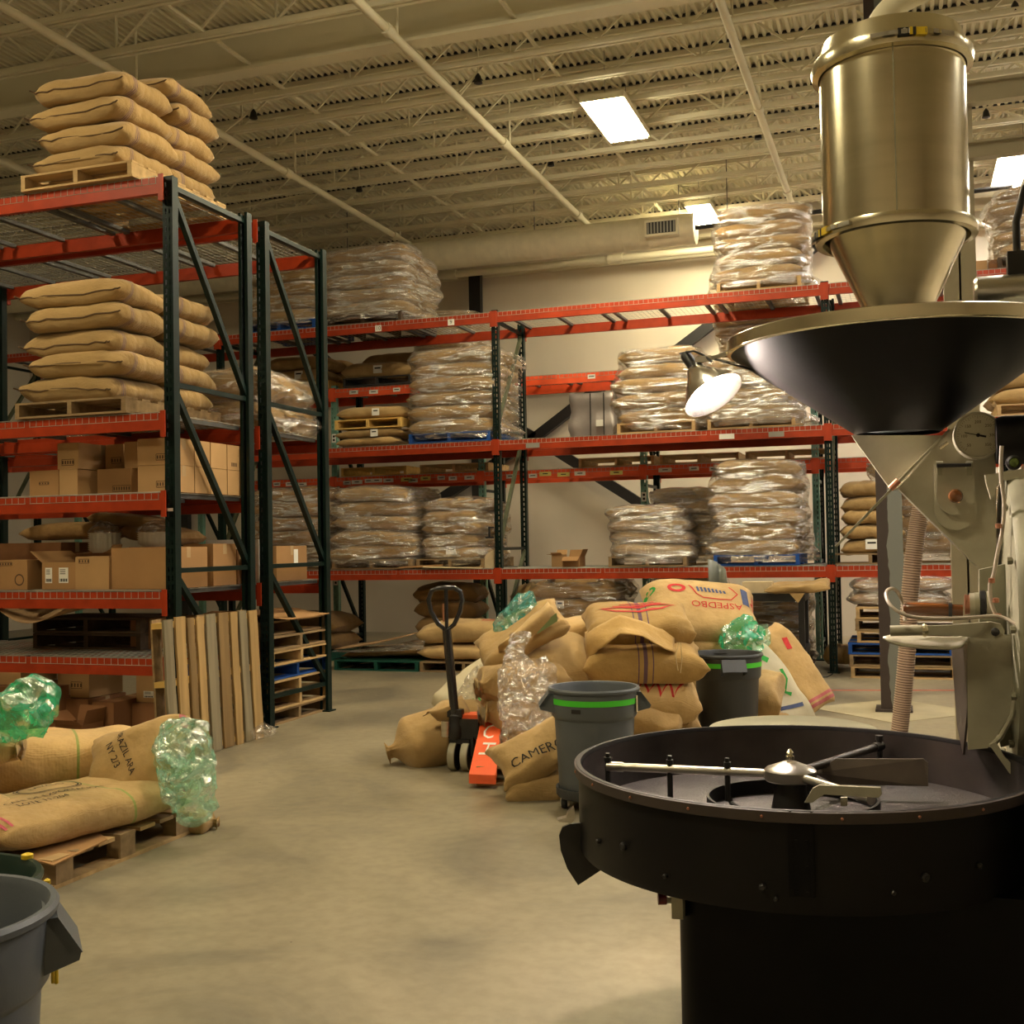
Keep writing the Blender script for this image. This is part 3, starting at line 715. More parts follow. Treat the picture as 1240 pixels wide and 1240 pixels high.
def sack(label, loc, size, rot=(0, 0, 0), v=0, m='bur', group=None, seam=True):
    me, sm = variant(v, m)
    o = obj('burlap_sack', me, None); o.location = loc; o.rotation_euler = rot
    o.scale = (size[0], size[1]/.6, size[2]/.2); tag(o, label, 'sack', group)
    if seam: obj('seam', end_seam(v) if seam == 'end' else sm, None, o)
    return o
def matrix(o): return Matrix.LocRotScale(o.location, o.rotation_euler, o.scale)
def bvh_of(objs):
    vs, fs = [], []
    for o in objs:
        mm = matrix(o); b = len(vs); vs += [mm @ v.co for v in o.data.vertices]; fs += [tuple(b+i for i in p.vertices) for p in o.data.polygons]
    return BVHTree.FromPolygons(vs, fs), vs
def stretch_wrap(label, objs, m='wrap', top=True, z0=None, seed=0, nl=24, na=60, off=.03):
    """film pulled round a stack: cast in towards the axis, bridged between neighbouring sacks"""
    bvh, vs = bvh_of(objs)
    cx = (min(v.x for v in vs)+max(v.x for v in vs))/2; cy = (min(v.y for v in vs)+max(v.y for v in vs))/2
    zb = min(v.z for v in vs) if z0 is None else z0; zt = max(v.z for v in vs)-.05
    G = []
    for i in range(nl+1):
        z = zb+(zt-zb)*i/nl; row = []
        for k in range(na):
            a = 2*PI*k/na; d = Vector((math.cos(a), math.sin(a), 0)); p = Vector((cx, cy, z))+d*2.5
            h = bvh.ray_cast(p, -d, 2.45); row.append((h[0]-Vector((cx, cy, z))).length if h[0] else None)
        G.append(row)
    for i in range(nl+1):
        for k in range(na):
            if G[i][k] is None:
                c = [G[ii][kk % na] for ii in (i-1, i, i+1) if 0 <= ii <= nl for kk in (k-1, k, k+1) if G[ii][kk % na]]
                G[i][k] = max(c) if c else (G[i-1][k] if i and G[i-1][k] else .4)
    for _ in range(2):
        H = [r[:] for r in G]
        for i in range(nl+1):
            for k in range(na):
                c = [G[ii][kk % na] for ii in (i-1, i, i+1) if 0 <= ii <= nl for kk in (k-1, k, k+1)]
                H[i][k] = max(G[i][k], .55*sum(c)/len(c)+.45*max(c))
        G = H
    bm = B(); rings = []
    for i in range(nl+1):
        z = zb+(zt-zb)*i/nl; ring = []
        for k in range(na):
            a = 2*PI*k/na; d = Vector((math.cos(a), math.sin(a), 0))
            r = G[i][k]+off+noise.noise(Vector((d.x*2, d.y*2, z*9+seed)))*.010
            ring.append(bm.verts.new(Vector((cx, cy, z))+d*r))
        rings.append(ring)
    if top:
        for fct in (.93, .8, .5, .15):
            ring = []
            for k in range(na):
                a = 2*PI*k/na; d = Vector((math.cos(a), math.sin(a), 0)); r = (G[nl][k]+off)*fct
                p = Vector((cx, cy, zt+1))+d*r; h = bvh.ray_cast(p, Vector((0, 0, -1)), 2)
                z = max(h[0].z if h[0] else zt-.02, zt-.06)+.014
                ring.append(bm.verts.new((p.x, p.y, z)))
            rings.append(ring)
    for a, b in zip(rings, rings[1:]):
        for k in range(na): bm.faces.new((a[k], a[(k+1) % na], b[(k+1) % na], b[k]))
    if top: bm.faces.new(rings[-1])
    o = obj('stretch_wrap', bm, m, smooth=True); return tag(o, label, 'plastic wrap')
PALW = {'wood': 'tan wooden', 'woodnew': 'fresh yellow wooden', 'woodold': 'weathered wooden', 'blue': 'blue', 'greenwood': 'green', 'blackpl': 'black plastic', 'wooddark': 'dark wooden'}
rs = random.Random(11)
def stack(where, xa, xb, yf, zb, zt, n, pal='wood', wrap='wrap', m='bur', depth=1.1, palw=None, cols=2, top_shift=0, taper=0.0, seam=None, palpre=None, label_cards=0, lean=0.0, endon=False):
    """pallet load: n layers, sacks lying across the front, one row behind the other; where names the load"""
    made = []; ph = 0
    cx = (xa+xb)/2; Lx = xb-xa
    if pal:
        ph = PH; pw = palw or max(.9, min(1.1, Lx*.98))
        pallet(f'{PALW[pal]} pallet under {where}', (cx, yf+depth/2-.02, zb), pw, depth+.02, pal)
    p = (zt-zb-ph)/n
    wy = depth/cols
    for i in range(n):
        for c in range(cols):
            k = 1-taper*i/max(1, n-1)
            L = Lx*rs.uniform(.95, 1.02)*k; yy = yf+wy*(c+.5)+rs.uniform(-.025, .025)
            col = 'front' if c == 0 else 'rear'
            lb = f'{ordinal(i, n)} sack of {where}' if cols == 1 else f'{ordinal(i, n)} {col}-row sack of {where}'
            if endon:
                v = rs.randrange(8); o = sack(lb, (cx+rs.uniform(-.03, .03)+(.03 if i % 2 else -.02), yf+wy*(c+.5)+rs.uniform(-.02, .03), zb+ph+p*(i+.47)), (wy*1.04*rs.uniform(.97, 1.05), Lx*rs.uniform(.96, 1.03), p*1.2), (rs.uniform(-.03, .03), rs.uniform(-.03, .03), -PI/2+rs.uniform(-.06, .06)), v, m, 'sacks of '+where, seam='end'); made.append(o); continue
            o = sack(lb, (cx+rs.uniform(-.04, .04)+(top_shift if i == n-1 else 0)+lean*i, yy, zb+ph+p*(i+.47)), (L, wy*1.08*rs.uniform(.96, 1.04), p*1.17), (rs.uniform(-.03, .03), rs.uniform(-.04, .04), rs.uniform(-.07, .07) + (PI if rs.random() < .3 and wrap else 0)), rs.randrange(8), m, 'sacks of '+where, seam=(wrap is None) if seam is None else seam)
            made.append(o)
    if wrap: stretch_wrap(f'clear stretch wrap around {where}', made, wrap, seed=len(made)+xa, z0=zb+ph*.3)
    if label_cards:
        o = tag(plate('paper_tag', (cx+.02, yf-.035, zb+ph+.10), (.13, .004, .11), 'white', None), f'white paper tag, {where}', 'tag')
        plate('tag_print', (cx+.02, yf-.038, zb+ph+.115), (.09, .002, .02), 'ink', o)
    return made
dz = .016
# left rack, nearer row
stack('unwrapped stack on the very top of the left rack', -6.17, -5.34, 6.98, LZ[4]+dz, 5.03, 4, 'wood', None, 'burstripe', depth=1.2, endon=True, palw=1.0)
o = sack('loose topmost sack crowning the unwrapped stack on top of left rack', (-5.68, 7.72, 5.07), (.70, .80, .17), (0, .0, -PI/2+.1), 3, 'burstripe', seam='end')
s2 = stack('unwrapped stack on the left rack, second shelf from top', -6.28, -5.40, 7.0, LZ[3]+dz, 3.50, 5, 'woodold', None, 'burstripe', depth=1.2, endon=True, palw=1.0)
vs, fs = text_polys('MEX. 11/24', .09)
print_on(s2[4], [(vs, fs), stroke_polys([(-.33, -.07), (.33, -.07), (.33, .07), (-.33, .07)], .008, True)], 'ink', Matrix.Translation((.42, .0, .35)) @ Euler((0, R(50), 0)).to_matrix().to_4x4() @ Euler((0, 0, R(90))).to_matrix().to_4x4() @ Matrix.Scale(.7, 4))
# left rack, farther row
stack('small wrapped stack seen through left rack end', -6.05, -5.10, 8.38, LZ[3]+dz, 3.0, 2, None, 'wrap', depth=1.0)
stack('small wrapped stack behind the near unwrapped stack', -7.1, -6.05, 8.38, LZ[3]+dz, 3.12, 3, None, 'wrap', depth=1.0)
# long back rack, top shelf
stack('wrapped stack on blue pallet on top shelf, beside left rack', -8.25, -7.16, 13.2, BZ[2]+dz, 5.12, 4, 'blue', 'wrap', depth=1.1)
stack('tall wrapped stack on top shelf left', -7.08, -5.93, 13.2, BZ[2]+dz, 5.30, 5, 'wooddark', 'wrapheavy', depth=1.15)
stack('wrapped stack on top shelf right, beside steel cylinder', -2.02, -1.06, 13.2, BZ[2]+dz, 5.28, 5, 'wood', 'wrap', depth=1.1, seam=True)
stack('wrapped stack on top shelf at far right edge', .95, 2.0, 13.2, BZ[2]+dz, 5.20, 5, 'wooddark', 'wrap', depth=1.1)
# long back rack, middle shelf
a = stack('low pair of sacks under a yellow pallet, middle shelf', -6.85, -5.98, 13.14, BZ[1]+dz, 2.96, 2, None, None, 'bur', depth=.6, cols=1, seam=True, label_cards=0)
pallet('fresh yellow wooden pallet resting on two sacks, middle shelf', (-6.42, 13.62, 2.965), .92, 1.0, 'woodnew')
sack('single sack lying on the yellow pallet, middle shelf left', (-6.40, 13.48, 3.17), (.95, .62, .17), (0, 0, .02), 2, 'burpale')
for z, w in ((2.90, 'upper sack under the yellow pallet'), (3.17, 'single sack on the yellow pallet')):
    o = tag(plate('paper_tag', (-6.32, 13.105 if z < 3 else 13.155, z), (.10, .004, .09), 'white', None), 'white paper tag on the '+w, 'tag'); plate('tag_print', (-6.32, 13.102 if z < 3 else 13.152, z+.015), (.06, .002, .015), 'ink', o)
stack('tall wrapped stack on blue pallet, middle shelf', -5.88, -4.78, 13.18, BZ[1]+dz, 3.92, 6, 'blue', 'wrap', depth=1.15, lean=.012)
c = stack('wrapped stack behind the clamp lamp, middle shelf', -3.22, -2.28, 13.2, BZ[1]+dz, 3.74, 5, 'wood', 'wrap', depth=1.1)
print_on(c[8], [text_polys('EXPORT', .13)], 'redink', Matrix.Translation((.1, -.02, .5)))
stack('wrapped stack below the black hopper, middle shelf', -2.16, -1.16, 13.2, BZ[1]+dz, 3.56, 4, 'wood', 'wrapheavy', depth=1.1)
stack('unwrapped stack at far right, middle shelf', .9, 1.9, 13.2, BZ[1]+dz, 3.6, 4, 'wood', None, depth=1.1, seam=False)
# long back rack, lower shelf
stack('wide wrapped stack seen between left rack posts, lower shelf', -8.18, -7.02, 13.2, BZ[0]+dz, 2.26, 5, 'woodold', 'wrap', 'burdark', depth=1.15)
stack('rounded wrapped stack left of centre, lower shelf', -6.98, -5.82, 13.16, BZ[0]+dz, 2.24, 5, 'woodold', 'wrap', depth=1.15, taper=.12)
stack('narrow wrapped stack beside the rack post, lower shelf', -5.72, -4.98, 13.2, BZ[0]+dz, 2.06, 5, 'woodold', 'wrap', depth=1.1, label_cards=1)
stack('shiny low wrapped stack right of centre, lower shelf', -3.34, -2.40, 13.14, BZ[0]+dz, 1.90, 4, 'woodold', 'wrapheavy', depth=.62, cols=1, taper=.12)
stack('wrapped stack half hidden between two others, lower shelf', -2.95, -2.2, 13.85, BZ[0]+dz, 2.12, 5, 'wood', 'wrapheavy', depth=.5, cols=1)
stack('big wrapped stack on blue pallet, lower shelf right', -2.12, -1.15, 13.18, BZ[0]+dz, 2.38, 6, 'blue', 'wrap', depth=1.1)
stack('unwrapped stack right of the back rack post, lower shelf', -.85+.13, -.1, 13.25, BZ[0]+dz, 2.10, 5, 'woodold', None, depth=.6, cols=1, label_cards=1)
stack('wrapped stack behind the steel column, lower shelf', -.40, .60, 13.16+.55, BZ[0]+dz, 2.36, 5, 'woodold', 'wrap', depth=.5, cols=1)
stack('wrapped stack behind the ribbed hose, lower shelf', .62, 1.5, 13.2, BZ[0]+dz, 2.0, 4, 'woodold', 'wrap', depth=1.1)
# rear rack
stack('wrapped stack on top of the rear rack', -6.35, -5.5, 14.45, RZ[1]+dz, 4.66, 4, 'wood', 'wrap', depth=.85)
stack('pair of sacks on yellow pallet, rear rack left', -8.62, -7.62, 14.42, RZ[1]+dz, 4.18, 2, 'woodnew', None, depth=.85, label_cards=1)
stack('sack on black plastic pallet, rear rack', -7.42, -6.36, 14.42, RZ[1]+dz, 4.03, 1, 'blackpl', None, 'burpale', depth=.7, cols=1, label_cards=1)
sack('larger sack lying behind the one on the black plastic pallet', (-6.75, 14.95, 4.02), (1.1, .5, .36), (0, 0, .05), 5, 'bur')
stack('wrapped stack on top of rear rack near the hopper', -2.2, -1.2, 14.45, RZ[1]+dz, 4.5, 4, 'wood', 'wrap', depth=.85)
for i, (xa, lb) in enumerate(((-7.5, 'empty yellow pallet on the lower rear beam, left end'), (-6.3, 'empty tan pallet on the lower rear beam, second from left'), (-4.05, 'empty tan pallet on the lower rear beam, left of centre'), (-2.98, 'empty tan pallet on the lower rear beam, right of centre'), (-1.9, 'empty tan pallet on the lower rear beam, right end'))):
    pallet(lb, (xa+.5, 14.9, RZ[0]+dz), 1.0, .85, 'woodnew' if i == 0 else 'wood')
# silver strapped bale
t = thing('strapped_bale', 'silver wrapped bale with dark straps beside the rack post, middle shelf', 'bale', (-3.66, 14.0, BZ[1]+dz))
bm = B(); box(bm, (0, 0, .29), (.60, .5, .58)); bmesh.ops.subdivide_edges(bm, edges=bm.edges[:], cuts=7, use_grid_fill=True)
for v in bm.verts:
    k = 1-.10*math.cos(v.co.z*9)**2*1.0; v.co.x *= k*(1+.06*(v.co.z < .3)); v.co.y *= k; v.co += noise.noise_vector(v.co*5)*.018
bv = obj('bale', bm, 'silver', t, smooth=True)
for x in (-.02, .15):
    bm = B(); pts = [(x, -.275, .01), (x, -.265, .30), (x, -.26, .57), (x, 0, .60), (x, .26, .57), (x, .27, .3), (x, .27, .01)]; tube(bm, pts, .007, 5); obj('strap', bm, 'ink', t)
plate('paper_tag', (.1, -.285, .2), (.09, .004, .08), 'white', t)

# ------------------------------------------------------------------ cardboard boxes
def cbox(label, x0, x1, y0, y1, z0, z1, m='card', opened=(), tape=True, print_at=None, side_print=False, label_at=(), group=None, rot=0, seal=True):
    """cardboard carton: walls with a real board edge, top flaps, tape, printed marks. opened: flap angles for (front, back, left, right)"""
    cx, cy = (x0+x1)/2, (y0+y1)/2; w, d, h = x1-x0, y1-y0, z1-z0
    t = thing('cardboard_box', label, 'box', (cx, cy, z0), (0, 0, rot), group)
    bm = B(); k = .005
    if opened:
        for c, s in (((0, -d/2+k/2, h/2), (w, k, h)), ((0, d/2-k/2, h/2), (w, k, h)), ((-w/2+k/2, 0, h/2), (k, d-2*k, h)), ((w/2-k/2, 0, h/2), (k, d-2*k, h)), ((0, 0, k/2), (w-2*k, d-2*k, k))): box(bm, c, s)
    else:
        box(bm, (0, 0, (h-.004)/2), (w, d, h-.004)); bevel(bm, .004, 1)
    obj('carton_body', bm, m, t)
    if opened:
        fl = min(w, d)*.48
        for (ax, c, s, ln), ang in zip((('f', (0, -d/2), 1, w), ('b', (0, d/2), 1, w), ('l', (-w/2, 0), 1, d), ('r', (w/2, 0), 1, d)), opened):
            if ang is None: continue
            bm = B(); a = R(ang)
            o_ = {'f': Vector((0, -1, 0)), 'b': Vector((0, 1, 0)), 'l': Vector((-1, 0, 0)), 'r': Vector((1, 0, 0))}[ax]
            al = Vector((1, 0, 0)) if ax in 'fb' else Vector((0, 1, 0))
            dr = o_*math.cos(a)+Vector((0, 0, 1))*math.sin(a)
            b0 = Vector((c[0], c[1], h)); n = dr.cross(al)*.004
            prism(bm, [b0-al*ln*.49, b0+al*ln*.49, b0+al*ln*.47+dr*fl, b0-al*ln*.47+dr*fl], n); obj('flap', bm, m, t)
    else:
        for s in (-1, 1):
            bm = B(); box(bm, (0, s*d/4, h-.002), (w-.004, d/2-.003, .004)); obj('flap', bm, m, t)
    if tape and not opened:
        bm = B(); box(bm, (0, 0, h+.0008), (w-.006, .05, .0014)); box(bm, (-w/2-.0006, 0, h-.04), (.0012, .05, .08)); box(bm, (w/2+.0006, 0, h-.04), (.0012, .05, .08)); obj('packing_tape', bm, 'packtape', t)
    if print_at:
        u, v, pw, ph = print_at; bm = B(); y = -d/2-.0008
        box(bm, (w*u, y, h*v), (pw, .001, .004)); box(bm, (w*u, y, h*v+ph), (pw, .001, .004))
        for q in (-.5, .5): box(bm, (w*u+pw*q, y, h*v+ph/2), (.004, .001, ph))
        n = max(3, int(pw/.022))
        for i in range(n): box(bm, (w*u-pw*.42+pw*.84*i/(n-1), y, h*v+ph/2), (pw*.5/n, .001, ph*.55))
        obj('box_print', bm, 'print_', t)
    if side_print:
        bm = B(); x = w/2+.0008
        for i in range(4): box(bm, (x, -d*.2+i*d*.1, h*.22), (.001, d*.06, .03))
        obj('box_print', bm, 'print_', t)
    for u, v, lw, lh in label_at:
        o = plate('shipping_label', (w*u, -d/2-.001, h*v), (lw, .002, lh), 'white', t)
        bm = B()
        for i in range(6): box(bm, (w*u-lw*.35+lw*.14*i, -d/2-.0025, h*v-lh*.32), (lw*.06*(1+i % 2), .001, lh*.2))
        for i in range(3): box(bm, (w*u-lw*.08, -d/2-.0025, h*v+lh*(.1+.13*i)), (lw*.6, .001, lh*.05))
        obj('label_print', bm, 'ink', o)
    return t
def px(x, y, Y): return at(x, y, Y=Y).x
z = LZ[2]+dz; bh = .198
yb = 597
xr0, xr1 = px(167, 580, 7.16), -5.075
ds = [(7.16, 7.42), (7.43, 7.63), (7.64, 7.86), (7.87, 8.08)]
for r in (0, 1):
    for i, (a, b) in enumerate(ds):
        cbox(f'tan carton in the {("bottom", "top")[r]} row at the right end, {("nearest", "second", "third", "farthest")[i]} from the aisle, third shelf', xr0 if i == 0 else xr1-.34, xr1, a, b, z+r*(bh+.002), z+r*(bh+.002)+bh, 'card2', print_at=(.28, .18, .16, .045) if i == 0 else None, side_print=(i == 3 and r == 1), tape=i == 0)
def b3(lb, p0, p1, y0, y1, r, pr=None, m='card', h=bh):
    cbox(lb, px(p0, yb, y0), px(p1, yb, y0), y0, y1, z+r*(bh+.002), z+r*(bh+.002)+h, m, print_at=pr)
b3('plain carton at the left end of the bottom row, third shelf', 36, 71, 7.18, 7.6, 0, (0, .45, .09, .02))
b3('tan narrow carton, second from left in bottom row, third shelf', 72, 94, 7.16, 7.75, 0, None, 'card2')
b3('wide carton in the middle of the bottom row, third shelf', 118, 159, 7.30, 7.8, 0, (.22, .12, .16, .045))
b3('leftmost carton of the upper row with boxed print, third shelf', 70, 95, 7.16, 7.72, 1, (0, .14, .11, .045), 'card2')
b3('shaded carton in the middle of the upper row, third shelf', 128, 150, 7.42, 7.9, 1, (.1, .25, .09, .045))
b3('carton right of the middle in the upper row, third shelf', 151, 167, 7.32, 7.85, 1, None, 'card2')
# second shelf of the left rack
z = LZ[1]+dz; yb = 714
def b2(lb, p0, p1, y0, y1, h, z0=None, **k): return cbox(lb, px(p0, yb, y0), min(-5.075, px(p1, yb, y0)), y0, y1, (z if z0 is None else z0), (z if z0 is None else z0)+h, **k)
bxx = b2('brown carton with a round stamp at the left edge, second shelf', -14, 33, 7.10, 7.62, .225, print_at=(-.05, .82, .12, .025))
bm = B(); w_ = px(33, yb, 7.1)-px(-14, yb, 7.1); ring = [bm.verts.new((w_*.30+.045*math.cos(2*PI*i/20)*q, -.261, .075+.045*math.sin(2*PI*i/20)*q)) for q in (1, .78) for i in range(20)]
for i in range(20): bm.faces.new((ring[i], ring[(i+1) % 20], ring[20+(i+1) % 20], ring[20+i]))
obj('round_stamp', bm, 'print_', bxx)
b2('open carton with two white shipping labels, second shelf', 51, 92, 7.12, 7.60, .205, opened=(None, 60, 35, None), label_at=((-.30, .52, .062, .115), (.14, .52, .085, .115)))
b2('square carton with dark printed heading, second shelf', 91.5, 132, 7.08, 7.40, .245, m='card2', print_at=(-.24, .80, .09, .03))
b2('large plain carton beside the front rack post, second shelf', 135, 211, 7.10, 7.58, .305, m='card')
b2('long dark-edged carton behind the stamped one, second shelf', -10, 74, 7.66, 8.05, .36, m='card3')
b2('carton under the coffee filters, second shelf', 84, 150, 7.62, 8.0, .27, m='card3')
b2('carton seen through the rack end brace, second shelf', 222, 283, 7.66, 7.98, .325, m='card')
b2('narrow carton behind the brace at the far corner, second shelf', 262, 300, 8.0, 8.1, .28, m='card3')
b2('carton under the right filter stack, second shelf', 156, 216, 7.62, 7.98, .31, m='card3')
t2 = cbox('carton with white strip label at the end of the farther left rack row', -5.62, -5.075, 8.60, 9.12, LZ[1]+dz, LZ[1]+dz+.30, 'card')
plate('shipping_label', (.2765, .06, .21), (.002, .07, .12), 'white', t2)
cbox('flat white carton lying behind the rack post, farther left row', -5.6, -5.1, 8.36, 8.58, LZ[1]+dz, LZ[1]+dz+.36, 'white', tape=False)
# coffee filter stacks in clear bags
def filters(label, P, r, n):
    t = thing('paper_filters', label, 'filters', P)
    for i in range(n):
        bm = B(); zz = i*.016; m_ = 40; r0 = []; r1 = []
        for k in range(m_):
            a = 2*PI*k/m_; q = 1+.05*(k % 2)
            r0.append(bm.verts.new((r*.62*math.cos(a), r*.62*math.sin(a), zz))); r1.append(bm.verts.new((r*q*math.cos(a), r*q*math.sin(a), zz+.05)))
        for k in range(m_): bm.faces.new((r0[k], r0[(k+1) % m_], r1[(k+1) % m_], r1[k]))
        bm.faces.new(r0); obj('pleated_filter', bm, 'filterp', t)
    bm = B(); lathe(bm, [(r*1.06, n*.016+.03), (r*1.08, n*.016+.045), (r*.8, n*.016+.09), (r*.4, n*.016+.12), (.02, n*.016+.13)], 28)
    for v in bm.verts: v.co += noise.noise_vector(v.co*22)*.012
    obj('plastic_bag', bm, 'clearbag', t)
filters('stack of white pleated coffee filters in plastic, left of the big carton', at(127, 672, Y=7.72)+Vector((0, 0, .0)), .125, 9)
filters('stack of white pleated coffee filters in plastic, behind the big carton', at(192, 664, Y=7.76)+Vector((0, 0, .0)), .16, 6)
SZ = LZ[1]+dz+.36
sack('small flat sack lying at the left on the second shelf, behind cartons', (-6.55, 7.9, SZ+.09), (.75, .4, .15), (0, 0, .1), 1, 'burdark')
sack('crumpled sack in the middle behind the cartons, second shelf', (-5.78, 8.0, SZ+.05), (.62, .35, .15), (0, .1, -.2), 4, 'burdark')
sack('upper small sack left of the middle, second shelf', (-6.1, 8.02, SZ+.17), (.6, .35, .11), (0, .12, .2), 5, 'burdark')
# lowest shelf of the left rack
z = LZ[0]+dz
cbox('brown carton alone at the back of the lowest shelf', px(158, 793, 7.55), px(190, 793, 7.55), 7.55, 7.85, z, z+.235, 'card3', print_at=(0, .5, .08, .03))
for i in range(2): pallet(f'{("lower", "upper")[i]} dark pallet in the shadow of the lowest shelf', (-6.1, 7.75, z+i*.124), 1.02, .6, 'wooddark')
bm = B(); n = 14
for i in range(n+1):
    for k in range(5):
        u = i/n; w_ = k/4; bm.verts.new((-6.55+.6*u+.1*w_, 7.02-.03*math.sin(u*3)+.5*w_, .99+.045*math.sin(u*PI)*(1-w_)*-2.2+.07+.02*w_))
bm.verts.ensure_lookup_table()
for i in range(n):
    for k in range(4): bm.faces.new([bm.verts[i*5+k], bm.verts[i*5+k+1], bm.verts[(i+1)*5+k+1], bm.verts[(i+1)*5+k]])
o = obj('kraft_sheet', bm, 'brownkraft', smooth=True); o.location.z = -.01; so = o.modifiers.new('thickness', 'SOLIDIFY'); so.thickness = .004
tag(o, 'sagging brown kraft sheet hanging under the second shelf at left', 'paper')
# floor under the left rack
pallet('tan pallet on the floor under the left rack, left one', (-6.42, 7.55, 0), 1.0, 1.0, 'wood'); pallet('dark pallet on the floor under the left rack, right one', (-5.42, 7.65, 0), .85, .9, 'woodold')
z = PH+.003; yb = 885
def b0(lb, p0, p1, pyb, y0, y1, z0, h, **k): cbox(lb, px(p0, pyb, y0), px(p1, pyb, y0), y0, y1, z0, z0+h, **k)
b0('small open carton standing on the floor in front of the left rack', 67, 100, 912, 6.83, 7.06, .002, .235, m='card3', opened=(25, 75, 40, 70), print_at=(0, .45, .10, .02))
b0('large dark brown carton at the left end of the floor pallets', -20, 60, 880, 7.12, 7.6, z, .33, m='card3')
b0('carton topmost on the left floor pallet', -15, 25, 820, 7.2, 7.6, z+.335, .2, m='card2')
b0('carton with a dark printed block at the middle of the floor pallets', 70, 108, 850, 7.35, 7.75, z+.23, .20, m='card2', print_at=(.1, .35, .1, .05))
b0('low carton under the one with the printed block, on the floor pallet', 80, 107, 880, 7.3, 7.75, z, .225, m='card3')
b0('long dark carton pointing at the aisle, on the right floor pallet', 112, 138, 885, 7.1, 7.9, z, .24, m='card3')
b0('plain carton beside the leaning pallet, on the right floor pallet', 160, 187, 880, 7.3, 7.7, z, .21, m='card3')
b0('carton with white label, topmost beside the leaning pallet', 165, 190, 830, 7.34, 7.7, z+.213, .20, m='card2', label_at=((.1, .3, .09, .05),))
b0('tall carton flap side right behind the leaning pallet', 188, 206, 880, 7.25, 7.6, z, .28, m='card')
# pallet leaning on the rack end
PX = -4.90
ya, yb_ = at(196, 925, X=PX).y, at(309, 893, X=PX).y
t = thing('pallet', 'worn tan pallet standing on edge against the end of the left rack', 'pallet', (PX, (ya+yb_)/2, .0))
mt = Matrix(((0, 0, 1), (0, -1, 0), (1, 0, 0)))
Wp, Hp = yb_-ya, 1.0
rb = random.Random(3)
tilt = Matrix.Rotation(R(-3.0), 3, 'Y')
t.rotation_euler = tilt.to_euler(); t.location.x = PX+.02
ws = [.115, .10, .09, .13, .12, .085, .075, .11, .10]; gap = (Wp-sum(ws))/(len(ws)-1); y = Wp/2
for i, w_ in enumerate(ws):
    bm = B(); box(bm, (.05, y-w_/2, Hp/2+rb.uniform(-.01, .01)), (.018, w_, Hp)); bmesh.ops.subdivide_edges(bm, edges=[e for e in bm.edges if e.calc_length() > .5], cuts=5)
    for v in bm.verts: v.co.y += noise.noise(v.co*4+Vector((i*7, 0, 0)))*.012
    obj('deck_board', bm, ('upwood', 'upgrey', 'upwood', 'upold', 'upgrey', 'upwood', 'upold', 'upwood', 'upgrey')[i], t); y -= w_+gap
for zz in (.045, Hp/2+.05, Hp-.045):
    bm = B(); box(bm, (-.004, 0, zz), (.088, Wp, .04)); obj('stringer', bm, 'woodnew', t)
for yy in (-Wp/2+.06, 0, Wp/2-.06):
    bm = B(); box(bm, (-.056, yy, Hp/2), (.016, .1, Hp)); obj('bottom_board', bm, 'woodold', t)
bm = B(); lathe(bm, [(.002, 0), (.06, .01), (.09, .05), (.02, .1)], 14)
for v in bm.verts: v.co += noise.noise_vector(v.co*15)*.03
o = obj('plastic_scrap', bm, 'clearbag'); o.location = at(318, 893, Z=.03); o.location.z = .03; tag(o, 'scrap of crumpled clear plastic on the floor by the rack post', 'plastic')
# stack of empty pallets inside the farther left row
kinds = ['woodold', 'wood', 'wood', 'blue', 'wood', 'woodold', 'woodold']
nm = ['bottom', 'second', 'third', 'blue fourth', 'fifth', 'sixth', 'topmost']
for i, k in enumerate(kinds): pallet(f'{nm[i]} empty pallet of the stack inside the left rack end', (-5.50+rb.uniform(-.03, .03), 8.86+rb.uniform(-.02, .02), i*.1245), 1.0, .98, k, rot=PI/2)
bm = B(); box(bm, (0, 0, 0), (.95, .95, .01)); bmesh.ops.subdivide_edges(bm, edges=bm.edges[:], cuts=8, use_grid_fill=True)
for v in bm.verts: v.co.z += noise.noise(v.co*3)*.05
o = obj('cardboard_sheet', bm, 'card', smooth=True); o.location = (-5.45, 8.86, .90); tag(o, 'wavy cardboard sheet on the pallet stack inside the left rack', 'cardboard')

# ------------------------------------------------------------------ floor level of the back rack
pallet('green pallet on the floor at the left of the back rack', (-6.02, 12.98, 0), 1.1, 1.1, 'greenwood')
sack('flat half-empty sack on the green pallet', (-6.05, 13.05, PH+.07), (1.05, .75, .12), (0, -.05, 0), 3, 'burdark')
bm = B(); n = 18
for i in range(n+1):
    for k in range(7):
        u, w_ = i/n, k/6; h = .02+.20*max(0, u-.15)**1.3*(1-abs(w_-.3)*.5)+noise.noise(Vector((u*9, w_*6, 0)))*.02*u
        bm.verts.new((-6.6+1.2*u, 12.42+.5*w_, PH+.09+h*(1 if 0 < k < 6 else .3)))
bm.verts.ensure_lookup_table()
for i in range(n):
    for k in range(6): bm.faces.new([bm.verts[i*7+k], bm.verts[i*7+k+1], bm.verts[(i+1)*7+k+1], bm.verts[(i+1)*7+k]])
o = obj('plastic_sheet', bm, 'wrapheavy', smooth=True); tag(o, 'shiny plastic sheet over the flat sack on the green pallet', 'plastic')
bm = B()
for i in range(9):
    for k in range(3): bm.verts.new((-6.6+1.0*i/8, 12.5+.5*k/2, PH+.13+.18*(i/8)**1.4+.01*k))
bm.verts.ensure_lookup_table()
for i in range(8):
    for k in range(2): bm.faces.new([bm.verts[i*3+k], bm.verts[i*3+k+1], bm.verts[(i+1)*3+k+1], bm.verts[(i+1)*3+k]])
o = obj('kraft_sheet', bm, 'brownkraft', smooth=True); so = o.modifiers.new('thickness', 'SOLIDIFY'); so.thickness = .012; tag(o, 'brown kraft sheet sloping over the plastic on the green pallet', 'paper')
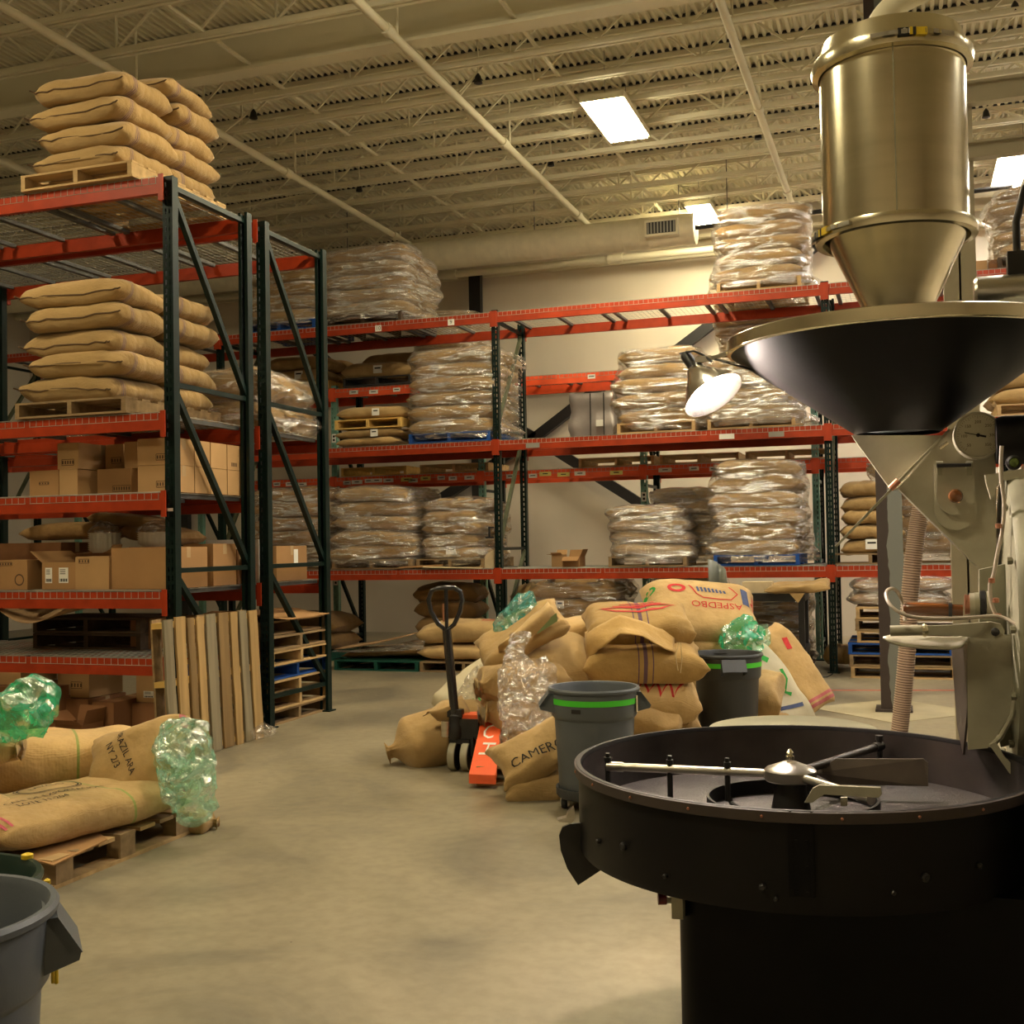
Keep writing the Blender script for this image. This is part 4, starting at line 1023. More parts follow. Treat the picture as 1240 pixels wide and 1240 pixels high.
pallet('tan pallet on the floor under two sacks behind the pallet jack', (-4.9, 12.98, 0), 1.1, 1.1, 'woodold')
sack('lower of two sacks on the pallet behind the pallet jack', (-4.92, 12.85, PH+.10), (1.15, .75, .2), (0, 0, 0), 0, 'burpale')
o = sack('upper of two sacks with red stamp behind the pallet jack', (-4.95, 12.85, PH+.33), (1.12, .72, .28), (0, 0, .03), 6, 'burpale')
print_on(o, [stroke_polys([(.10*math.cos(a*PI/10), .12*math.sin(a*PI/10)) for a in range(20)], .02, True), text_polys('B', .12)], 'redink', Matrix.Translation((.25, -.05, .5)))
stack('four-sack pile behind the pallet jack handle', -6.08, -5.22, 13.7, 0, .98, 4, 'woodold', None, 'burdark', depth=.55, cols=1)
stack('three-sack pile behind the back rack post at floor level', -4.85, -4.0, 14.0, 0, .96, 3, 'woodold', None, 'bur', depth=.6, cols=1)
stack('wrapped floor stack with white tag right of the rack post', -4.36, -3.28, 13.25, 0, 1.04, 4, 'woodold', 'wrap', 'burdark', depth=1.0)
o = tag(plate('paper_tag', (at(678, 732, Y=13.2).x, 13.2, at(678, 732, Y=13.2).z), (.10, .004, .09), 'white', None), 'white paper tag on the dark wrapped floor stack', 'tag'); plate('tag_print', (o.data.vertices[0].co.x+.05, 13.197, at(678, 732, Y=13.2).z+.015), (.06, .002, .02), 'blueink', o)
stack('shiny wrapped floor stack behind the big printed sack', -3.02, -2.2, 13.9, 0, 1.06, 4, 'wood', 'wrapheavy', depth=.6, cols=1)
stack('dark wrapped floor stack behind the black cart', -1.95, -1.15, 13.9, 0, .85, 3, 'wooddark', 'wrapheavy', 'burdark', depth=.6, cols=1)
stack('low sacks far left on the floor of the back rack', -8.2, -7.1, 13.4, 0, .6, 2, 'greenwood', None, 'burdark', depth=.8, cols=1)
stack('wrapped floor stack right of the ribbed hose', .55, 1.5, 13.3, 0, 1.02, 4, 'woodold', 'wrap', 'burdark', depth=1.0)
# pallet pile at the right, wrapped sack on top
kk = ['wood', 'woodold', 'blue', 'wood', 'woodold', 'wood']; nn = ['bottom', 'second', 'blue third', 'fourth', 'fifth', 'topmost']
for i, k in enumerate(kk): pallet(f'{nn[i]} pallet of the pile behind the steel column', (-.10+(.06 if i > 2 else 0)+rb.uniform(-.02, .02), 13.25, i*.1245), 1.05, 1.0, k, alt='woodold')
stack('wrapped sacks on the pallet pile behind the steel column', -.60, .35, 13.0, .75, 1.05, 2, None, 'wrapheavy', 'burdark', depth=.8, cols=1)
sack('small sack on the floor between rack post and pallet pile', (-.80, 13.75, .15), (.3, .5, .22), (0, 0, 0), 2, 'bur')
# black cart
t = thing('utility_cart', 'black two-shelf utility cart in front of the back rack', 'cart', (-1.52, 12.85, 0))
for zz, h in ((.86, .08), (.30, .07)):
    bm = B(); box(bm, (0, 0, zz), (.92, .55, h)); bevel(bm, .012, 2); obj('shelf', bm, 'dark', t)
for sx in (-1, 1):
    for sy in (-1, 1):
        bm = B(); bar(bm, (sx*.42, sy*.24, .12), (sx*.42, sy*.24, .86), .06); obj('leg', bm, 'dark', t)
        c = obj('caster', B(), 'blackrub', t); bm = B(); lathe(bm, [(.02, -.018), (.055, -.018), (.055, .018), (.02, .018)], 16, 'Y', (sx*.42, sy*.24, .056), True, True); bm.to_mesh(c.data); bm.free()
cbox('open pale carton standing on the black cart', -1.74, -1.42, 12.75, 13.0, .902, 1.02, 'cream', tape=False)
bm = B(); box(bm, (-1.83, 12.8, .907), (.26, .4, .01)); tag(obj('cardboard_sheet', bm, 'card2'), 'flat cardboard sheet on the left of the black cart', 'cardboard')
bm = sack_mesh(41, .62, .42, .10, wr=2.2); o = obj('burlap_sack', bm, 'bur', smooth=True); o.location = (-1.14, 12.74, .96); o.rotation_euler = (.1, -.08, .1); tag(o, 'empty folded sack slumped over the right end of the black cart', 'sack')
bm = B(); prism(bm, [(-1.22, 12.565, .905), (-1.06, 12.565, .905), (-1.13, 12.562, .80)], (0, -.006, 0)); obj('hanging_corner', bm, 'burpale', o).matrix_parent_inverse = matrix(o).inverted()
# small boxes on the lower shelf
z = BZ[0]+dz
cbox('small open carton on the empty lower shelf, left one', px(668, 684, 13.4), px(681, 684, 13.4), 13.4, 13.6, z, z+.15, 'card2', opened=(20, 60, 5, None))
t = cbox('small open carton with raised flaps on the empty lower shelf, right one', px(682, 684, 13.35), px(702, 684, 13.35), 13.35, 13.6, z, z+.12, 'card', opened=(-30, 60, None, 65))
bm = B(); box(bm, (-5.3, 13.25, z+.012), (.75, .35, .012), Euler((0, .03, .1)).to_matrix()); tag(obj('cardboard_sheet', bm, 'cream'), 'pale flat cardboard on the lower shelf below the narrow wrapped stack', 'cardboard')
bm = B(); box(bm, (-5.75, 13.3, z+.03), (.55, .35, .02), Euler((0, -.04, .2)).to_matrix()); tag(obj('cardboard_sheet', bm, 'card'), 'brown flat cardboard between two wrapped stacks, lower shelf', 'cardboard')
bm = B(); prism(bm, [(-4.98, 13.2, z), (-4.78, 13.2, z), (-4.78, 13.2, z+.22), (-4.88, 13.2, z+.17)], (0, .02, 0)); o = tag(obj('cardboard_sheet', bm, 'cream'), 'upright pale cardboard piece leaning on the rack post, lower shelf', 'cardboard')
t = thing('rack_bracket', 'small black bracket hung on the back rack post', 'bracket', (-4.81, 13.13, 1.62))
bm = B(); bar(bm, (0, 0, -.07), (0, 0, .07), .02); bar(bm, (0, 0, .06), (.06, 0, .06), .02); bar(bm, (-.05, 0, -.06), (.06, 0, -.06), .02); obj('bracket', bm, 'dark', t)
# things on the top shelf at far right
for k, (x_, lb) in enumerate(((1187, 'small tan carton on the top shelf at the right, left one'), (1206, 'small dark carton on the top shelf at the right, right one'))):
    P = at(x_, 332, Y=13.3); cbox(lb, P.x-.07, P.x+.07, 13.3, 13.5, BZ[2]+dz, BZ[2]+dz+.13, ('card2', 'card3')[k])

# ------------------------------------------------------------------ helpers for the piles
RT = _r.copy(); FW = Vector((-math.sin(YAW), math.cos(YAW), 0)); UP = Vector((0, 0, 1))
def psack(label, a, b, Wd, T, m='bur', seed=0, up=UP, wr=1.2, group=None, cat='sack', **k):
    """sack whose long axis runs from world point a to b, broad face turned to up"""
    a, b = Vector(a), Vector(b); X = (b-a); L = X.length; X.normalize(); Z = (up - X*up.dot(X)).normalized(); Yv = Z.cross(X)
    bm = sack_mesh(seed, L, Wd, T, nu=34, nv=32, wr=wr, **k)
    o = obj('burlap_sack', bm, m, smooth=True); mm = Matrix((X, Yv, Z)).transposed().to_4x4(); mm.translation = (a+b)/2
    o.matrix_world = mm; o.location = mm.translation; o.rotation_euler = mm.to_euler()
    tag(o, label, cat, group); return o
def A(x, y, d): return at(x, y, d=d)
def add_seam(o, nv=32, j=None):
    bm = seam_bm(o.data, nv, j); return obj('seam', bm, 'seam', o)
def crumple(label, pts, m, seed=0, nu=30, nv=44, amp=.03, cat='plastic bag', open_end=True, view=None):
    """loose plastic bag: sections (centre, half width, half depth) along a path, deeply creased"""
    bm = B(); rings = []; n = len(pts)
    for i in range(nu+1):
        s = i/nu*(n-1); j = min(int(s), n-2); f = s-j; f = f*f*(3-2*f)
        c = pts[j][0].lerp(pts[j+1][0], f); ra = pts[j][1]*(1-f)+pts[j+1][1]*f; rb = pts[j][2]*(1-f)+pts[j+1][2]*f
        d = (pts[j+1][0]-pts[j][0]).normalized(); wdir = d.cross(FW).normalized(); ddir = wdir.cross(d)
        ring = []
        for k in range(nv):
            th = 2*PI*k/nv; p = c+wdir*ra*sp(math.cos(th), .8)+ddir*rb*sp(math.sin(th), .8)
            q = p*7+Vector((seed, seed*2, 0)); nn = noise.noise_vector(q)*amp+noise.noise_vector(q*2.7)*amp*.6
            rid = (abs(noise.noise(q*1.6))-.25)*amp*1.2
            ring.append(bm.verts.new(p+nn+(p-c).normalized()*rid))
        rings.append(ring)
    for a, b in zip(rings, rings[1:]):
        for k in range(nv): bm.faces.new((a[k], a[(k+1) % nv], b[(k+1) % nv], b[k]))
    bm.faces.new(rings[0])
    if not open_end: bm.faces.new(rings[-1])
    o = obj('plastic_bag', bm, m); return tag(o, label, cat)
def twine(o_parent, pts, r=.004):
    bm = B(); tube(bm, pts, r, 5); o = obj('twine', bm, 'twine', o_parent)
    o.matrix_parent_inverse = matrix(o_parent).inverted(); return o
def cloth(name, grid, m, parent=None, th=.006):
    bm = B(); nr, nc = len(grid), len(grid[0]); vs = [[bm.verts.new(p) for p in r] for r in grid]
    for i in range(nr-1):
        for j in range(nc-1): bm.faces.new((vs[i][j], vs[i][j+1], vs[i+1][j+1], vs[i+1][j]))
    bmesh.ops.subdivide_edges(bm, edges=bm.edges[:], cuts=3, use_grid_fill=True, smooth=1.0)
    for v in bm.verts: v.co += noise.noise_vector(v.co*9)*.014
    o = obj(name, bm, m, smooth=True); so = o.modifiers.new('thickness', 'SOLIDIFY'); so.thickness = th
    if parent is not None: o.parent = parent; o.matrix_parent_inverse = matrix(parent).inverted()
    return o

# ------------------------------------------------------------------ plastic bins
def bin_(label, x, y, z0, r=.245, h=.58, m='can', tape=True, dolly=False, rot=0.0, sticker=False, clip=False):
    t = thing('trash_bin', label, 'bin', (x, y, z0), (0, 0, rot))
    rb_ = r*.83; k = r/.245; bm = B()
    rr = lambda z: rb_+(r*.95-rb_)*z/h
    prof = [(rb_*.3, .0), (rb_*.97, .0), (rb_, .012), (rr(h*.70), h*.70), (rr(h*.72)+.008*k, h*.715), (rr(h*.74)+.015*k, h*.735), (rr(h*.95)+.015*k, h*.945), (r, h*.955), (r+.012*k, h*.965), (r+.014*k, h*.985), (r+.008*k, h), (r-.004, h*.998), (r*.95, h*.97), (rb_*.95, .02), (rb_*.3, .018)]
    lathe(bm, prof, 56); obj('bin_body', bm, m, t, smooth='auto')
    for s in (-1, 1):
        bm = B(); w = .085*k; x0 = rr(h*.9)*.98; kk = k if k < 1.1 else k*.82
        prism(bm, [(s*x0, -w, h*.95), (s*(x0+.03*kk), -w, h*.955), (s*(x0+.085*kk), -w, h*.83), (s*(x0+.08*kk), -w, h*.80), (s*x0, -w, h*.765)], (0, .012*k, 0))
        prism(bm, [(s*x0, w-.012*k, h*.95), (s*(x0+.03*kk), w-.012*k, h*.955), (s*(x0+.085*kk), w-.012*k, h*.83), (s*(x0+.08*kk), w-.012*k, h*.80), (s*x0, w-.012*k, h*.765)], (0, .012*k, 0))
        prism(bm, [(s*(x0+.0), -w, h*.955), (s*(x0+.032*kk), -w, h*.955), (s*(x0+.088*kk), -w, h*.825), (s*(x0+.06*kk), -w, h*.825)], (0, 2*w, 0))
        obj('handle', bm, m, t)
    if tape:
        bm = B(); n = 60; a0, a1 = (R(-166), R(-22)) if not sticker is None else (0, 2*PI); z1, z2 = h*.85, h*.905
        segs = [(a0, a1)] if sticker else [(R(-175), R(-106)), (R(-74), R(-5)), (R(5), R(175))]
        for a0, a1 in segs:
            va = []
            for i in range(n+1):
                a = a0+(a1-a0)*i/n; va.append([bm.verts.new(((rr(zz)+.0175*k)*math.cos(a), (rr(zz)+.0175*k)*math.sin(a), zz)) for zz in (z1, z2)])
            for p, q in zip(va, va[1:]): bm.faces.new((p[0], q[0], q[1], p[1]))
        obj('green_tape', bm, 'tape', t)
    if sticker:
        a = R(-20); bm = B(); box(bm, ((rr(h*.84)+.022)*math.cos(a), (rr(h*.84)+.022)*math.sin(a), h*.845), (.004, .055, .09), Matrix.Rotation(a, 3, 'Z')); obj('paper_sticker', bm, 'cream', t)
        a = R(-118); bm = B(); box(bm, ((rr(h*.8)+.017)*math.cos(a), (rr(h*.8)+.017)*math.sin(a), h*.805), (.003, .055, .022), Matrix.Rotation(a, 3, 'Z')); obj('moulded_mark', bm, 'ink', t)
    return t
def dolly(label, x, y, r=.21, z=.10):
    t = thing('bin_dolly', label, 'dolly', (x, y, 0)); bm = B(); lathe(bm, [(r*.2, z-.03), (r, z-.035), (r*1.06, z-.02), (r*1.06, z+.02), (r, z+.02), (r*.97, z-.005), (r*.2, z-.005)], 40); obj('ring', bm, 'can_dark', t, smooth='auto')
    for i in range(5):
        a = R(-150+72*i); c = thing_caster(t, r*.85*math.cos(a), r*.85*math.sin(a), z-.03)
    return t
def thing_caster(t, x, y, z):
    bm = B(); lathe(bm, [(.008, -.014), (.034, -.014), (.036, 0), (.034, .014), (.008, .014)], 16, 'X', (x, y, .036), True, True); o = obj('caster_wheel', bm, 'blackrub', t, smooth='auto')
    bm = B()
    for s in (-1, 1): box(bm, (x+s*.02, y, z*.5+.012), (.004, .03, z*.9))
    box(bm, (x, y, z), (.05, .04, .006)); obj('caster_fork', bm, 'steel', t); return o
P = A(719, 830, 6.5); c1 = (P.x, P.y)
bin_('grey bin with green tape and paper sticker on a wheeled dolly, nearer one', c1[0], c1[1], .095, tape=True, sticker=True, rot=YAW)
dolly('black wheeled dolly under the nearer grey bin', c1[0], c1[1])
P = A(880, 800, 8.3); c2 = (P.x, P.y)
bin_('darker grey bin with green tape, handle facing the camera, beside the sacks', c2[0], c2[1], .055, h=.62, m='can_dark', tape=True, sticker=False, rot=YAW)
# turn the second bin so that one handle faces the camera
for o in C.objects:
    if o.get('label', '').startswith('darker grey bin'):
        o.rotation_euler.z = YAW
        hs = [c for c in o.children if c.name.startswith('handle')]
        for hnd, a in zip(hs, (R(90), R(90))): hnd.rotation_euler.z = a
dolly('black wheeled dolly under the darker grey bin', c2[0], c2[1], z=.06)

# ------------------------------------------------------------------ pile of sacks, left group
GP = 'sacks in the floor pile'
pile_y = A(650, 850, 7.9)
pallet('tan pallet almost hidden under the left sack pile', (A(668, 940, 7.55).x, A(668, 940, 7.55).y, 0), .95, .95, 'wood', rot=YAW)
o = psack('slumped sack with tied corner on the floor left of the pallet jack', A(594, 872, 8.0), A(470, 912, 7.8), .42, .29, 'bur', 51, up=(UP-FW*.6), ear=.02, wr=.9, neck=1)
add_seam(o)
cloth('sack_mouth', [[A(512, 868, 7.75), A(535, 850, 7.8), A(560, 842, 7.9)], [A(520, 862, 7.6), A(545, 858, 7.6), A(568, 862, 7.7)], [A(530, 872, 7.65), A(550, 874, 7.65), A(570, 876, 7.7)]], 'bur', o)
o = psack('pale woven plastic sack with green lettering behind the pallet jack', A(545, 880, 8.45), A(625, 822, 8.5), .62, .26, 'polysack', 52, up=(UP-FW*.9), wr=1.6)
print_on(o, [text_polys('Acu', .14), ([v+Vector((-.05, -.15, 0)) for v in text_polys('HU', .15)[0]], text_polys('HU', .15)[1])], 'greenink', Matrix.Translation((-.10, -.02, .6)))
crumple('clear plastic film over the pale woven sack behind the pallet jack', [(A(552, 850, 8.3), .04, .02), (A(580, 826, 8.3), .11, .03), (A(612, 812, 8.3), .10, .03), (A(632, 808, 8.3), .04, .02)], 'clearbag', 3, amp=.02)
# tied sack ends, one above the other, pointing out of the pile
for i, (x0, y0, x1, y1, lb) in enumerate(((600, 936, 690, 922, 'lowest'), (592, 904, 682, 890, 'second from bottom'), (584, 866, 674, 852, 'third from bottom'), (578, 832, 668, 822, 'uppermost'))):
    o = psack(f'{lb} sack with tied neck poking left out of the left pile', A(x1, y1, 7.8), A(x0, y0, 7.5), .44, .27, 'bur', 60+i, neck=1, wr=1.4, group=GP)
    if i in (1, 2): twine(o, [A(x0+6, y0-16, 7.5), A(x0+5, y0-2, 7.46), A(x0+4, y0+8, 7.46)])
o = psack('big plump sack behind the clear plastic bag', A(612, 812, 8.0), A(716, 806, 8.0), .60, .40, 'burpale', 71, up=(UP-FW*.3)); add_seam(o)
print_on(o, [text_polys('CA 2018  43', .05)], 'ink', Matrix.Translation((-.05, .05, .6)))
twine(o, [A(703, 812, 7.72), A(712, 822, 7.7), A(709, 840, 7.7)])
psack('sack under the plump one in the left pile', A(612, 862, 7.95), A(716, 858, 7.95), .58, .42, 'bur', 72)
psack('sack at floor level at the back of the left pile', A(618, 905, 7.95), A(720, 900, 7.95), .60, .36, 'bur', 73)
o = psack('flat pale sack behind the folded open one', A(640, 772, 8.5), A(722, 764, 8.5), .5, .24, 'burpale', 74)
# folded open sack with teal liner
o = psack('open sack folded over on top of the left pile', A(585, 795, 7.9), A(676, 742, 7.9), .42, .13, 'bur', 75, up=(UP-FW*.5), wr=1.8); add_seam(o)
cloth('folded_flap', [[A(604, 790, 7.72), A(640, 772, 7.68), A(676, 748, 7.72)], [A(603, 784, 7.66), A(636, 762, 7.62), A(668, 735, 7.68)], [A(612, 776, 7.72), A(640, 752, 7.72), A(664, 728, 7.8)]], 'burpale', o)
bm = B(); prism(bm, [A(655, 756, 7.69), A(674, 742, 7.69), A(675, 752, 7.69), A(650, 768, 7.69)], -FW*.01); x_ = obj('sack_lining', bm, 'lining', o); x_.matrix_parent_inverse = matrix(o).inverted()
crumple('teal plastic liner sticking out of the folded sack', [(A(612, 782, 7.95), .07, .04), (A(618, 758, 7.98), .12, .05), (A(638, 738, 8.0), .13, .05), (A(652, 732, 8.0), .09, .04)], 'tealbag', 5, amp=.018)
# clear bag
crumple('large crumpled clear plastic bag hanging over the left pile', [(A(628, 768, 7.45), .055, .025), (A(624, 790, 7.35), .06, .04), (A(627, 820, 7.2), .14, .07), (A(640, 850, 7.1), .19, .09), (A(638, 880, 7.0), .16, .07), (A(632, 905, 7.0), .11, .05)], 'clearbag', 7, nu=40, amp=.035)
crumple('thin fold of clear plastic at the right of the big clear bag', [(A(655, 800, 7.4), .04, .02), (A(664, 820, 7.3), .07, .03), (A(662, 850, 7.25), .06, .03), (A(650, 880, 7.2), .04, .02)], 'clearbag', 9, amp=.025)
# printed sack in front
o1 = psack('plump lower sack in front of the left pile, beside the nearer bin', A(614, 947, 6.82), A(712, 944, 6.88), .40, .24, 'burpale', 80, up=(UP-FW*.35))
o = psack('sack hand-lettered CAMEROUN draped in front of the clear bag', A(606, 932, 6.75), A(694, 890, 6.82), .30, .18, 'burpale', 81, up=(-FW*.7+UP*.75), wr=1.5, ear=.04)
print_on(o, [text_polys('CAMEROUN', .085)], 'ink', Matrix.Translation((.06, -.06, .6)), off=.005)

# ------------------------------------------------------------------ pile of sacks, middle group
D2 = 8.05
psack('bottom sack of the middle pile, behind the nearer bin', A(718, 880, D2), A(842, 884, D2), .62, .34, 'bur', 90, wr=1.4, group=GP)
o = psack('sack corner bulging forward at the foot of the middle pile', A(760, 862, 7.75), A(832, 878, 7.75), .36, .26, 'bur', 91, wr=1.6, up=(UP-FW*.6), neck=1)
o = psack('sack with red print third from top of the middle pile', A(714, 844, 7.9), A(840, 838, 7.9), .56, .32, 'burpale', 92, up=(UP-FW*.35))
zig = [stroke_polys([(-.28+.09*i, .14-.02*i), (-.22+.08*i, -.06-.015*i), (-.14+.08*i, .05-.015*i)], .022) for i in range(5)]
print_on(o, zig, 'redink', Matrix.Translation((.08, -.14, .6)))
o = psack('plump sack with purple stripes, second from top of the middle pile', A(712, 797, 7.85), A(842, 797, 7.85), .50, .27, 'burstripe_mid', 93, up=(UP-FW*.25), wr=.9, ear=.07)
twine(o, [A(822, 778, 7.56), A(818, 795, 7.54), A(821, 812, 7.54)]); twine(o, [A(824, 778, 7.56), A(826, 798, 7.54), A(824, 815, 7.54)])
o = psack('open sack with red print and purple stripes crowning the middle pile', A(712, 760, 8.0), A(832, 756, 8.0), .54, .28, 'burstripe_mid', 94, up=(UP-FW*.25), wr=1.3)
print_on(o, [stroke_polys([(-.25, -.02), (-.16, -.10), (0, -.13), (.16, -.09), (.26, .0), (.12, -.03), (0, -.07), (-.12, -.03)], .025, True), stroke_polys([(-.17, .02), (0, -.04), (.17, .02)], .02), stroke_polys([(-.12, .06), (0, .01), (.12, .06)], .02)], 'redink', Matrix.Translation((0, .02, .6)))
g = []
for yy, dd in ((752, 7.72), (766, 7.63), (782, 7.62)):
    g.append([A(708, yy+14, dd+.1), A(728, yy+4, dd), A(752, yy-6, dd-.02), A(776, yy, dd-.02), A(800, yy+10, dd), A(816, yy+16, dd+.06)])
g[2] = [A(712, 800, 7.72), A(730, 784, 7.58), A(752, 768, 7.52), A(778, 772, 7.52), A(800, 785, 7.55), A(818, 790, 7.62)]
cloth('sack_mouth', g, 'burstripe_mid', o)
cloth('sack_side_flap', [[A(812, 752, 7.8), A(826, 760, 7.8)], [A(810, 768, 7.75), A(830, 778, 7.78)], [A(818, 780, 7.74), A(836, 784, 7.78)]], 'burdark', o)
# right group: big printed sack on two more
D3 = 9.15
for i, (yy, T) in enumerate(((866, .30), (826, .30))): psack(f'plain sack {("at the foot", "in the middle")[i]} under the big printed sack', A(786, yy+6, D3), A(905, yy+6, D3), .60, T, 'bur', 100+i)
o = psack('plain sack directly beneath the big printed sack', A(786, 786, D3), A(908, 788, D3), .62, .27, 'bur', 103, wr=.7); add_seam(o)
o = psack('big sack with red and blue printing on top of the right pile', A(782, 744, D3), A(912, 752, D3), .66, .40, 'burpale', 104, up=(UP-FW*.75), wr=.9, ear=.05); add_seam(o, 32, 21)
fr = Matrix.Translation((0, .06, .7))
print_on(o, [stroke_polys([(-.10+.0, .10), (-.05, -.02), (.0, -.06), (.22, -.06), (.28, .02), (.22, .10)], .012), text_polys('o', .01), stroke_polys([(-.20+.045*math.cos(a*PI/8)*1.3, .06+.045*math.sin(a*PI/8)) for a in range(16)], .03, True)], 'redink', fr)
vs, fs = text_polys('ASPEDBO', .095); print_on(o, [([Vector((-v.x+.10, -v.y-.13, 0)) for v in vs], fs)], 'redink', fr)
print_on(o, [stroke_polys([(-.04+.03*i, .07-.004*i), (-.03+.03*i, .01)], .018) for i in range(8)]+[stroke_polys([(.34, -.09), (.34, .10)], .06)], 'blueink', fr)
print_on(o, [stroke_polys([(.42, -.10), (.42, .10)], .018), stroke_polys([(.39, -.02), (.45, .05)], .02)], 'redink', fr)
print_on(o, [stroke_polys([(-.40+.03*math.cos(a*PI/6), .07+.03*math.sin(a*PI/6)) for a in range(12)], .02, True)], 'greenink', fr)
# upright sack with bright liner
def upright(label, c, r, h, m, seed, lean=(0, 0)):
    bm = B(); rings = []
    for i in range(19):
        u = i/18; rr = r*(1.0-.12*u+.10*math.sin(u*9+seed)*.3); ring = []
        if i == 18: rr *= 1.08
        for k in range(36):
            a = 2*PI*k/36; p = Vector((rr*math.cos(a), rr*.8*math.sin(a), u*h)); p += noise.noise_vector(p*5+Vector((seed, 0, 0)))*.03; p += Vector((lean[0]*u*u, lean[1]*u*u, 0)); p.z = max(p.z, 0); ring.append(bm.verts.new(p))
        rings.append(ring)
    for k, f in ((17, .9), (15, .8), (13, .3)):
        ring = [bm.verts.new(Vector((v.co.x*f, v.co.y*f, rings[k][0].co.z))) for v in rings[k]]; rings.append(ring)
    for a, b in zip(rings, rings[1:]):
        for k in range(36): bm.faces.new((a[k], a[(k+1) % 36], b[(k+1) % 36], b[k]))
    bm.faces.new(rings[-1]); bm.faces.new(rings[0]); o = obj('burlap_sack', bm, m, smooth=True); o.location = c; return tag(o, label, 'sack')
c = A(900, 840, 8.95); upright('open upright sack holding a bright green liner behind the darker bin', (c.x, c.y, 0), .20, .68, 'burpale', 5)
crumple('bright green plastic liner bulging from the upright sack behind the bin', [(A(900, 792, 8.85), .13, .08), (A(900, 778, 8.8), .17, .12), (A(898, 766, 8.8), .16, .11), (A(896, 757, 8.85), .13, .08), (A(893, 753, 8.9), .06, .03)], 'emeraldbag', 11, amp=.035, open_end=False)
crumple('small teal plastic twist beside the bright green liner', [(A(918, 786, 8.9), .05, .04), (A(926, 772, 8.9), .06, .04), (A(925, 757, 8.9), .03, .02)], 'greenbag', 12, nu=14, amp=.02)
o = psack('pinkish sack leaning at the right end of the sack pile', A(925, 765, 9.2), A(992, 856, 8.95), .34, .24, 'burpink', 110, up=(-FW+UP*.4+RT*.5), wr=1.1)
print_on(o, [stroke_polys([(-.22, .03), (-.12, .0)], .05)], 'redink', Matrix.Translation((0, 0, .6)))
o = psack('pale printed sack leaning behind the darker bin', A(905, 792, 8.8), A(966, 884, 8.55), .36, .24, 'polysack', 111, up=(-FW+UP*.4+RT*.3), wr=1.1)
print_on(o, [stroke_polys([(-.10, .10), (-.02, .09), (.06, .02), (.10, .06)], .03), stroke_polys([(-.28, .0), (-.2, .05)], .05)], 'greenink', Matrix.Translation((0, 0, .6)))
print_on(o, [stroke_polys([(.16, -.10), (.20, .10)], .03), stroke_polys([(.0, -.10), (.03, -.03)], .012), stroke_polys([(.04, -.12), (.07, -.05)], .012)], 'blueink', Matrix.Translation((0, 0, .6)))
o = psack('rounded sack beside the darker bin, upper of two', A(900, 838, 8.6), A(946, 842, 8.5), .42, .30, 'burpale', 112, up=(UP-FW*.4)); add_seam(o)
psack('rounded sack beside the darker bin, lower of two', A(895, 878, 8.6), A(960, 880, 8.45), .46, .24, 'burpale', 113, up=(UP-FW*.4), wr=1.8)
# curved grey slip sheet standing behind the pile
bm = B(); P0 = at(872, 720, Y=11.2); n = 10
for i in range(n+1):
    for k in range(9):
        u, w_ = i/n, k/8; bm.verts.new((P0.x-.11+.24*u-(.07*(w_**2)*(u > .3)*u), 11.2+.12*math.sin(u*PI), .0+1.30*w_ - .10*u*w_))
bm.verts.ensure_lookup_table()
for i in range(n):
    for k in range(8): bm.faces.new([bm.verts[i*9+k], bm.verts[i*9+k+1], bm.verts[(i+1)*9+k+1], bm.verts[(i+1)*9+k]])
o = obj('slip_sheet', bm, 'slip', smooth=True); so = o.modifiers.new('thickness', 'SOLIDIFY'); so.thickness = .004; tag(o, 'curved grey slip sheet standing behind the big printed sack', 'sheet')
bm = B(); tube(bm, [at(955, 806, Y=12.6).xy.to_3d()+UP*.006, Vector((-1.1, 12.5, .006)), Vector((-.86, 12.75, .006)), Vector((-.82, 13.0, .01))], .006, 6); tag(obj('cable', bm, 'blackrub'), 'black cable on the floor by the right back rack post', 'cable')

# ------------------------------------------------------------------ pallet jack
J = A(553, 900, 7.62); J.z = 0
ang = YAW+R(-14)
t = thing('pallet_jack', 'orange and black hand pallet jack with its handle upright', 'pallet jack', J, (0, 0, ang))
inv = Matrix.LocRotScale(J, Euler((0, 0, ang)), None).inverted()
def jl(x, y, d): return inv @ A(x, y, d)
JD = 7.62
top = jl(541, 762, JD); bot = jl(551, 868, JD)
bm = B(); tube(bm, [top, bot], .031, 12); obj('handle_shaft', bm, 'blackgloss', t, smooth='auto')
bm = B(); lp = [(541, 764), (531, 756), (522, 741), (519, 726), (523, 715), (531, 712), (540, 711.5), (550, 712), (557, 716), (560, 727), (557, 741), (550, 756)]
tube(bm, [jl(x, y, JD) for x, y in lp], .016, 10, closed=True); obj('handle_loop', bm, 'blackgloss', t, smooth='auto')
bm = B(); tube(bm, [jl(540, 713, JD), jl(541, 764, JD)], .013, 8); obj('control_lever', bm, 'dark', t)
bm = B(); box(bm, jl(537, 742, JD-.02), (.012, .004, .12)); obj('lever_sticker', bm, 'copper', t)
bm = B(); P = jl(552, 880, JD); lathe(bm, [(.04, -.09), (.055, -.06), (.055, 0), (.045, .02), (.045, .075), (.03, .09)], 20, 'Z', P, True, True); box(bm, P+Vector((.09, .02, -.01)), (.14, .1, .13)); box(bm, P+Vector((0, 0, .09)), (.10, .06, .05)); obj('pump_body', bm, 'dark', t, smooth='auto')
bm = B(); lathe(bm, [(.02, -.05), (.03, -.05), (.03, .05), (.02, .05)], 14, 'Z', P+Vector((-.06, -.03, -.01)), True, True); obj('pump_piston', bm, 'steel', t, smooth='auto')
